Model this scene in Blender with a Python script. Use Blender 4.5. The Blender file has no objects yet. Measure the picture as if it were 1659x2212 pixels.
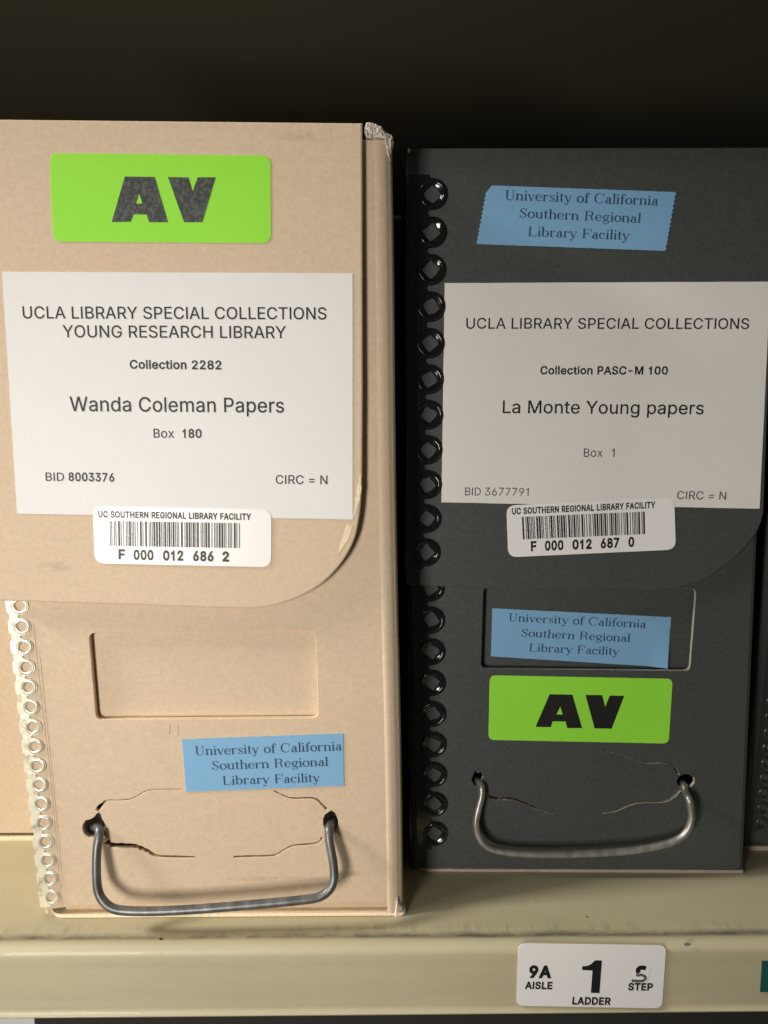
import bpy, bmesh, math, random
from mathutils import Vector, Matrix, noise
from mathutils.geometry import delaunay_2d_cdt

random.seed(7)
SC = bpy.context.scene
COL = SC.collection
V = Vector

# ------------------------------------------------------------------ camera
CAM_H, PITCH, YAW, ROLL = 0.183, math.radians(8.5), math.radians(1.0), math.radians(0.3)
PW, PH, FPX = 1659.0, 2212.0, 1597.0          # measuring grid of the photograph
FW = V((math.sin(YAW)*math.cos(PITCH), math.cos(YAW)*math.cos(PITCH), -math.sin(PITCH)))
_r = FW.cross(V((0, 0, 1))).normalized(); _u = _r.cross(FW)
RT = _r*math.cos(ROLL) + _u*math.sin(ROLL)
UP = -_r*math.sin(ROLL) + _u*math.cos(ROLL)
CPOS = V((0, 0, CAM_H))
cam = bpy.data.cameras.new('camera')
cam.sensor_fit = 'HORIZONTAL'; cam.sensor_width = 36.0
cam.lens = 36.0*FPX/PW
cam.clip_start = 0.01; cam.clip_end = 50
co = bpy.data.objects.new('camera', cam); COL.objects.link(co)
M = Matrix((RT, UP, -FW)).transposed().to_4x4(); M.translation = CPOS
co.matrix_world = M
SC.camera = co

# ------------------------------------------------------------------ world, lamps, exposure
w = bpy.data.worlds.new('World'); SC.world = w; w.use_nodes = True
w.node_tree.nodes['Background'].inputs[0].default_value = (1.0, 0.94, 0.84, 1)
w.node_tree.nodes['Background'].inputs[1].default_value = 0.045

def area_lamp(name, loc, target, sx, sy, power, col):
    l = bpy.data.lights.new(name, 'AREA'); l.shape = 'RECTANGLE'; l.size = sx; l.size_y = sy
    l.energy = power; l.color = col
    o = bpy.data.objects.new(name, l); COL.objects.link(o)
    o.location = loc
    o.rotation_euler = (V(target)-V(loc)).to_track_quat('-Z', 'Y').to_euler()
    return o
WARM = (1.0, 0.945, 0.87)
area_lamp('far_aisle_lamp', (-1.35, 0.0, 1.00), (0.05, 0.24, 0.0), 0.22, 0.22, 21, WARM)
area_lamp('near_aisle_lamp', (-0.25, -0.21, 0.09), (-0.06, 0.24, 0.11), 0.11, 0.20, 0.60, WARM).data.spread = math.radians(92)
area_lamp('ceiling_tube_lamp', (-1.75, -0.30, 1.45), (-1.75, 0.2, 0.0), 1.5, 0.03, 12, WARM)
vs = SC.view_settings
vs.view_transform = 'Standard'; vs.look = 'None'; vs.exposure = 0.0; vs.gamma = 1.0; vs.use_curve_mapping = False
SC.cycles.max_bounces = 8

# ------------------------------------------------------------------ measuring planes
def ray(px, py):
    return FW*FPX + RT*(px-PW/2) - UP*(py-PH/2)

class Plane:
    """a real surface: origin, normal towards the aisle, u to the right, v up"""
    def __init__(s, o, n):
        s.o = V(o); s.n = V(n).normalized()
        s.u = (V((0, 0, 1)).cross(s.n).normalized() if abs(s.n.z) < .9 else V((1, 0, 0))); s.v = s.n.cross(s.u).normalized()
    def uv(s, px, py):
        d = ray(px, py); t = (s.o-CPOS).dot(s.n)/d.dot(s.n)
        p = CPOS+d*t-s.o
        return (p.dot(s.u), p.dot(s.v))
    def W(s, a, b, c=0.0):
        return s.o+s.u*a+s.v*b+s.n*c
    def off(s, c):
        return Plane(s.o+s.n*c, s.n)
def crop(x0, y0, k):
    f = PW/3024.0
    return lambda pts: [((x0+x*k)*f, (y0+y*k)*f) for x, y in pts]
C1 = crop(0, 400, 1600/1659); C2 = crop(1300, 400, 1724/1659); C3 = crop(0, 1300, 1600/1659)
C4 = crop(1500, 1300, 1524/1659); C5 = crop(0, 2300, 1600/1659); C6 = crop(1500, 2300, 1524/1659)
C7 = crop(0, 3100, 1600/1659); C8 = crop(1500, 3100, 1524/1659); C9 = crop(1350, 420, 300/1659)
CS = crop(2000, 3680, 700/1659)

# ------------------------------------------------------------------ object helpers
def root(name, loc, label, cat, group=None):
    o = bpy.data.objects.new(name, None); COL.objects.link(o); o.location = loc
    o.empty_display_size = 0.02
    o['label'] = label; o['category'] = cat
    if group: o['group'] = group
    return o
def origin(o):
    p = V((0, 0, 0))
    while o: p = p+o.location; o = o.parent
    return p
def link(name, verts, faces, mats, parent=None, fm=None, smooth=False):
    """verts in world coordinates"""
    base = origin(parent) if parent else V((0, 0, 0))
    me = bpy.data.meshes.new(name)
    me.from_pydata([tuple(V(v)-base) for v in verts], [], faces)
    if not isinstance(mats, (list, tuple)): mats = [mats]
    for m in mats: me.materials.append(m)
    if fm:
        for p, i in zip(me.polygons, fm): p.material_index = i
    bm = bmesh.new(); bm.from_mesh(me)
    bmesh.ops.recalc_face_normals(bm, faces=bm.faces)
    for f in bm.faces: f.smooth = smooth
    bm.to_mesh(me); bm.free()
    o = bpy.data.objects.new(name, me); COL.objects.link(o)
    if parent: o.parent = parent
    return o

def area2(p): return sum(p[i][0]*p[(i+1) % len(p)][1]-p[(i+1) % len(p)][0]*p[i][1] for i in range(len(p)))
def ccw(p): return list(p) if area2(p) > 0 else list(p)[::-1]
def inset(p, d):
    """move the outline of a ccw polygon inwards by d"""
    n = len(p); out = []
    for i in range(n):
        a, b, c = V(p[i-1]), V(p[i]), V(p[(i+1) % n])
        e1 = (b-a); e2 = (c-b)
        if e1.length < 1e-9: e1 = e2
        if e2.length < 1e-9: e2 = e1
        e1 = e1.normalized(); e2 = e2.normalized()
        n1 = V((-e1.y, e1.x)); n2 = V((-e2.y, e2.x))
        m = n1+n2
        if m.length < 1e-6: m = n1
        m.normalize(); k = d/max(0.45, m.dot(n1))
        q = b+m*k; out.append((q.x, q.y))
    return out
def rounded(p, r, seg=6):
    n = len(p); out = []
    for i in range(n):
        ri = r[i] if isinstance(r, (list, tuple)) else r
        a, b, c = V(p[i-1]), V(p[i]), V(p[(i+1) % n])
        if ri <= 0: out.append((b.x, b.y)); continue
        d1 = (a-b).normalized(); d2 = (c-b).normalized()
        ang = math.acos(max(-1, min(1, d1.dot(d2))))
        t = min(ri/math.tan(ang/2), (a-b).length*.49, (c-b).length*.49)
        s, e = b+d1*t, b+d2*t
        for k in range(seg+1):
            q = k/seg; x = s*(1-q)**2+b*2*q*(1-q)+e*q*q
            out.append((x.x, x.y))
    return out
def dense(p, step, jit=0.0, seed=0.0):
    out = []; n = len(p)
    for i in range(n):
        a, b = V(p[i]), V(p[(i+1) % n]); L = (b-a).length; k = max(1, int(L/step))
        for j in range(k):
            q = a.lerp(b, j/k)
            if jit:
                e = noise.noise_vector(V((q.x*700, q.y*700, seed)))
                q = q+V((e.x, e.y))*jit
            out.append((q.x, q.y))
    return out
def smooth_path(pts, sub=6, closed=False):
    pts = [V(p) for p in pts]; n = len(pts); out = []
    for i in range(n if closed else n-1):
        if closed: p0, p1, p2, p3 = pts[i-1], pts[i], pts[(i+1) % n], pts[(i+2) % n]
        else: p0, p1, p2, p3 = pts[max(i-1, 0)], pts[i], pts[i+1], pts[min(i+2, n-1)]
        for k in range(sub):
            t = k/sub
            out.append(0.5*((2*p1)+(p2-p0)*t+(2*p0-5*p1+4*p2-p3)*t*t+(3*p1-p0-3*p2+p3)*t**3))
    if not closed: out.append(pts[-1])
    return out
def ribbon(pts, ws):
    """2D polyline with width -> polygon"""
    L, R = [], []; n = len(pts)
    for i in range(n):
        d = (V(pts[min(i+1, n-1)])-V(pts[max(i-1, 0)])).normalized(); m = V((-d.y, d.x))
        wd = ws[i] if isinstance(ws, (list, tuple)) else ws
        L.append(tuple(V(pts[i])+m*wd/2)); R.append(tuple(V(pts[i])-m*wd/2))
    return L+R[::-1]
def winding(loops, x, y):
    wn = 0
    for p in loops:
        n = len(p)
        for i in range(n):
            (x1, y1), (x2, y2) = p[i], p[(i+1) % n]
            if (y1 <= y) != (y2 <= y):
                t = (y-y1)/(y2-y1)
                if x1+t*(x2-x1) > x: wn += 1 if y2 > y1 else -1
    return wn
def fill(loops, rule='evenodd', extra=()):
    vs_, es = [], []
    for p in loops:
        b = len(vs_); n = len(p)
        vs_ += [V(q) for q in p]; es += [(b+i, b+(i+1) % n) for i in range(n)]
    vs_ += [V(q) for q in extra]
    r = delaunay_2d_cdt(vs_, es, [], 0, 1e-7)
    ov, of = r[0], r[2]; keep = []
    for f in of:
        cx = sum(ov[i].x for i in f)/len(f); cy = sum(ov[i].y for i in f)/len(f)
        wn = winding(loops, cx, cy)
        if (wn % 2 if rule == 'evenodd' else wn != 0): keep.append(tuple(f))
    return [tuple(q) for q in ov], keep

def plate(name, pl, outline, mat, parent, thick=0.0015, holes=(), lift=0.0, bevel=0.0002, side=None, deform=None, grid=0.0, smooth=False):
    """board or paper: front face at 'lift'+thick above the plane pl, with real edges and real holes"""
    out = ccw(outline); hs = [ccw(h)[::-1] for h in holes]
    loops_in = [inset(out, bevel)]+[inset(h, bevel) for h in hs]
    ext = []
    if grid:
        xs = [p[0] for p in out]; ys = [p[1] for p in out]
        x = min(xs)+grid*.5
        while x < max(xs):
            y = min(ys)+grid*.5
            while y < max(ys):
                if winding(loops_in, x, y) % 2: ext.append((x+random.uniform(-.2, .2)*grid, y+random.uniform(-.2, .2)*grid))
                y += grid
            x += grid
    v2, tri = fill(loops_in, 'evenodd', ext)
    D = deform or (lambda a, b: 0.0)
    verts = [pl.W(a, b, lift+thick+D(a, b)) for a, b in v2]; faces = list(tri); fm = [0]*len(faces)
    n0 = len(verts); verts += [pl.W(a, b, lift+D(a, b)) for a, b in v2]
    faces += [tuple(i+n0 for i in f[::-1]) for f in tri]; fm += [1]*len(tri)
    for lo, li in zip([out]+hs, loops_in):
        n = len(lo); b0 = len(verts)
        mid = [((p[0]*.7+q[0]*.3), (p[1]*.7+q[1]*.3)) for p, q in zip(lo, li)]
        for L, c in ((li, lift), (lo, lift+min(bevel, thick*.4)*.6), (lo, lift+thick-bevel), (mid, lift+thick-bevel*.3), (li, lift+thick)):
            verts += [pl.W(a, b, c+D(a, b)) for a, b in L]
        for k in range(4):
            for i in range(n):
                j = (i+1) % n
                faces.append((b0+k*n+i, b0+k*n+j, b0+(k+1)*n+j, b0+(k+1)*n+i)); fm.append(1 if k < 2 else (1 if side and k == 2 else 0))
    return link(name, verts, faces, [mat, side or mat], parent, fm, smooth)

def tube(name, path, rad, mat, parent, seg=16):
    verts, faces = [], []; n = len(path); prev = None
    for i, p in enumerate(path):
        d = (path[min(i+1, n-1)]-path[max(i-1, 0)]).normalized()
        if prev is None: prev = d.orthogonal().normalized()
        prev = (prev-d*prev.dot(d)).normalized(); q = d.cross(prev)
        for k in range(seg):
            a = 2*math.pi*k/seg; verts.append(p+prev*math.cos(a)*rad+q*math.sin(a)*rad)
    for i in range(n-1):
        for k in range(seg):
            l = (k+1) % seg; faces.append((i*seg+k, i*seg+l, (i+1)*seg+l, (i+1)*seg+k))
    faces.append(tuple(range(seg))[::-1]); faces.append(tuple((n-1)*seg+k for k in range(seg)))
    return link(name, verts, faces, mat, parent, None, True)

def loft(name, loops, mat, parent, cap=True, smooth=False):
    n = len(loops[0]); verts = [p for L in loops for p in L]; faces = []
    for i in range(len(loops)-1):
        for k in range(n):
            l = (k+1) % n; faces.append((i*n+k, i*n+l, (i+1)*n+l, (i+1)*n+k))
    if cap:
        faces.append(tuple(range(n))); faces.append(tuple((len(loops)-1)*n+k for k in range(n)))
    return link(name, verts, faces, mat, parent, None, smooth)

# ------------------------------------------------------------------ materials
def mat(name, col, rough=0.7, metal=0.0, spec=0.5, coat=0.0):
    m = bpy.data.materials.new(name); m.use_nodes = True
    b = m.node_tree.nodes['Principled BSDF']
    b.inputs['Base Color'].default_value = (*col, 1); b.inputs['Roughness'].default_value = rough
    b.inputs['Metallic'].default_value = metal; b.inputs['Specular IOR Level'].default_value = spec
    b.inputs['Coat Weight'].default_value = coat
    return m
class N:
    """tiny node writer"""
    def __init__(s, m):
        s.t = m.node_tree; s.b = s.t.nodes['Principled BSDF']
    def n(s, typ, **kw):
        x = s.t.nodes.new(typ)
        for k, v in kw.items():
            if k in x.inputs: x.inputs[k].default_value = v
            else: setattr(x, k, v)
        return x
    def l(s, a, b): s.t.links.new(a, b)
    def coords(s, scale=(1, 1, 1), rot=(0, 0, 0)):
        tc = s.n('ShaderNodeTexCoord'); mp = s.n('ShaderNodeMapping')
        mp.inputs['Scale'].default_value = scale; mp.inputs['Rotation'].default_value = rot
        s.l(tc.outputs['Object'], mp.inputs['Vector']); return mp.outputs['Vector']
    def noise(s, vec, scale, detail=4, rough=.55):
        x = s.n('ShaderNodeTexNoise'); x.inputs['Scale'].default_value = scale
        x.inputs['Detail'].default_value = detail; x.inputs['Roughness'].default_value = rough
        s.l(vec, x.inputs['Vector']); return x.outputs['Fac']
    def ramp(s, fac, stops):
        x = s.n('ShaderNodeValToRGB'); e = x.color_ramp.elements
        e[0].position, e[0].color = stops[0][0], (*stops[0][1], 1)
        e[1].position, e[1].color = stops[-1][0], (*stops[-1][1], 1)
        for p, c in stops[1:-1]:
            k = e.new(p); k.color = (*c, 1)
        s.l(fac, x.inputs['Fac']); return x.outputs['Color']
    def mix(s, fac, a, b, mode='MIX'):
        x = s.n('ShaderNodeMix', data_type='RGBA', blend_type=mode)
        for sock, v in ((x.inputs[0], fac), (x.inputs[6], a), (x.inputs[7], b)):
            if hasattr(v, 'links') or hasattr(v, 'is_output'): s.l(v, sock)
            else: sock.default_value = v if isinstance(v, float) else (*v, 1)
        return x.outputs[2]
    def math(s, op, a, b=0.0, clamp=False):
        x = s.n('ShaderNodeMath', operation=op, use_clamp=clamp)
        for sock, v in ((x.inputs[0], a), (x.inputs[1], b)):
            if hasattr(v, 'is_output'): s.l(v, sock)
            else: sock.default_value = v
        return x.outputs[0]
    def range(s, v, a, b, c=0.0, d=1.0):
        x = s.n('ShaderNodeMapRange'); x.clamp = True
        for i, q in enumerate((a, b, c, d)): x.inputs[i+1].default_value = q
        s.l(v, x.inputs[0]); return x.outputs[0]
    def sep(s):
        tc = s.n('ShaderNodeTexCoord'); x = s.n('ShaderNodeSeparateXYZ'); s.l(tc.outputs['Object'], x.inputs[0]); return x.outputs
    def bump(s, h, strength, dist=0.0004):
        x = s.n('ShaderNodeBump'); x.inputs['Strength'].default_value = strength; x.inputs['Distance'].default_value = dist
        s.l(h, x.inputs['Height']); s.l(x.outputs['Normal'], s.b.inputs['Normal'])
    def base(s, c): s.l(c, s.b.inputs['Base Color'])
def mul(c, k): return tuple(x*k for x in c)

def board(name, col, stain=(0.5, 0.42, 0.3), rough=0.72, fleck=0.10, bump=0.4, stain_amt=0.25, marks=()):
    m = mat(name, col, rough, spec=0.35); q = N(m)
    fine = q.noise(q.coords((1, 1, 2.2)), 1500, 3, .7)
    fib = q.noise(q.coords((1, 1, 2.5)), 420, 3, .6)
    weave = q.noise(q.coords((1, 1, 1)), 760, 2, .5)
    big = q.noise(q.coords(), 14, 4, .6)
    blot = q.noise(q.coords((1, 1, 2.5)), 38, 5, .65)
    c = q.ramp(fine, [(.3, mul(col, 1-fleck)), (.7, mul(col, 1+fleck))])
    c = q.mix(0.28, c, q.ramp(fib, [(.35, mul(col, 1-fleck)), (.65, mul(col, 1+fleck))]))
    c = q.mix(0.4, c, q.ramp(weave, [(.32, mul(col, 1-fleck*1.1)), (.68, mul(col, 1+fleck*1.1))]))
    c = q.mix(q.range(big, .35, .7, 0, .16), c, mul(col, .88))
    c = q.mix(q.range(blot, .66, .80, 0, stain_amt), c, tuple(a*b for a, b in zip(col, stain)))
    if marks:
        X, Y, Z = q.sep(); sm = q.noise(q.coords((1, 1, 3)), 330, 4, .7)
        for x, z, rx, rz, amt in marks:              # single smudges where a hand or a neighbour rubbed the board
            dx = q.math('DIVIDE', q.math('SUBTRACT', X, x), rx); dz = q.math('DIVIDE', q.math('SUBTRACT', Z, z), rz)
            d = q.math('ADD', q.math('MULTIPLY', dx, dx), q.math('MULTIPLY', dz, dz))
            k = q.math('MULTIPLY', q.range(d, .05, 1, 1, 0), q.range(sm, .35, .62))
            c = q.mix(q.math('MULTIPLY', k, amt), c, (.16, .125, .09))
    q.base(c); q.bump(fine, bump, 0.0002)
    return m
def paper(name, col, rough=0.6):
    m = mat(name, col, rough, spec=0.3); q = N(m)
    f = q.noise(q.coords(), 900, 3, .7); b = q.noise(q.coords(), 30, 3, .6)
    c = q.ramp(f, [(.3, mul(col, .97)), (.7, mul(col, 1.02))])
    q.base(q.mix(q.range(b, .4, .75, 0, .5), c, mul(col, .95))); q.bump(f, .12, 0.0001)
    return m
def ink(name, col, worn=0.0, paper_col=(.7, .7, .68), scale=2500, rough=0.5):
    m = mat(name, col, rough, spec=0.3); q = N(m)
    f = q.noise(q.coords(), scale, 3, .75)
    q.base(q.mix(q.range(f, .5-worn*.1, .62, 0, worn), col, paper_col)); return m

TAN = (0.66, 0.515, 0.365); DK = (0.061, 0.068, 0.064)
m_tan = board('tan_archival_board', TAN, stain_amt=.10, marks=[(-.048, .1290, .007, .0022, .3), (.0325, .2625, .008, .0018, .25), (.046, .0165, .006, .0016, .5), (.02, .0148, .022, .0012, .3)])
m_tanplain = board('plain_tan_board', TAN, stain_amt=.10)
m_tancore = board('worn_tan_board_edge', (0.80, 0.62, 0.40), stain=(.8, .7, .6), fleck=.12)
m_dk = board('dark_grey_green_board', DK, stain=(.8, .8, .85), fleck=.26, rough=.6, stain_amt=.2)
m_dkcore = board('pale_board_core', (0.50, 0.46, 0.38), stain=(.4, .4, .4), fleck=.2, stain_amt=.6)
m_rim = board('pale_worn_rim', (0.42, 0.36, 0.30), stain=(.4, .35, .3), fleck=.2, stain_amt=.6)
m_rimtan = board('worn_rim_tan', (0.85, 0.70, 0.48), stain=(.55, .5, .45), fleck=.15, stain_amt=.5)
m_torn = board('torn_white_fibre', (0.74, 0.69, 0.60), stain=(.40, .33, .25), fleck=.35, bump=1.0, stain_amt=.9, rough=.95)
m_paper = paper('white_label_paper', (0.80, 0.79, 0.775))
m_paper2 = paper('greyed_label_paper', (0.80, 0.775, 0.73))
m_gloss = mat('glossy_white_sticker', (0.88, 0.865, 0.85), 0.32)
m_green = paper('fluorescent_green_paper', (0.315, 0.80, 0.055))
m_blue = paper('blue_stamp_paper', (0.215, 0.435, 0.67))
m_ink = ink('black_toner', (0.010, 0.010, 0.012), .08)
m_inkf = ink('faded_toner', (0.05, 0.05, 0.05), .4, (.5, .48, .45))
m_avgrey = ink('dusty_black_print', (0.045, 0.05, 0.05), .6, (.16, .17, .16), 900)
m_black = mat('flat_black_print', (0.010, 0.010, 0.009), 0.5)
m_stamp = ink('grey_blue_stamp_ink', (0.022, 0.045, 0.085), .3, (.10, .2, .34), 1800)
m_wire = mat('dark_steel_wire', (0.12, 0.12, 0.12), 0.38, 0.45)
q = N(m_wire); q.base(q.ramp(q.noise(q.coords((1, 1, .3)), 260, 4), [(.35, (.105, .105, .107)), (.65, (.20, .20, .20))]))
m_wire2 = mat('grey_steel_wire', (0.27, 0.27, 0.25), 0.42, 0.7)
q = N(m_wire2); q.base(q.ramp(q.noise(q.coords((1, 1, .3)), 260, 4), [(.35, (.26, .26, .235)), (.65, (.46, .45, .41))]))
m_cream = mat('cream_enamelled_metal', (0.85, 0.80, 0.60), 0.3, 0.15, .6); q = N(m_cream)
_d = q.noise(q.coords((1, 1, .7)), 330, 5, .7)
q.base(q.mix(q.range(_d, .55, .66, 0, .75), (0.87, 0.82, 0.62), (.38, .34, .27))); q.bump(_d, .5, 0.0006)
m_ring = mat('tinned_eyelet', (0.74, 0.70, 0.58), 0.28, 0.45)
m_enamel = mat('black_enamelled_metal', (0.008, 0.008, 0.009), 0.13, 0.0, .6, .3); q = N(m_enamel)
q.bump(q.noise(q.coords((1, 1, .5)), 60, 2), .35, 0.003)
m_side = mat('dark_box_board', (0.03, 0.028, 0.024), 0.8)  # dark board of the box on the lower shelf
m_shelf = mat('beige_shelf_paint', (0.47, 0.425, 0.275), 0.45, 0.0, .5, .08)
m_dark = mat('gap_shade_black', (0.02, 0.018, 0.015), 0.9)
m_dgreen = paper('dark_green_sticker', (0.012, 0.10, 0.075))

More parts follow.
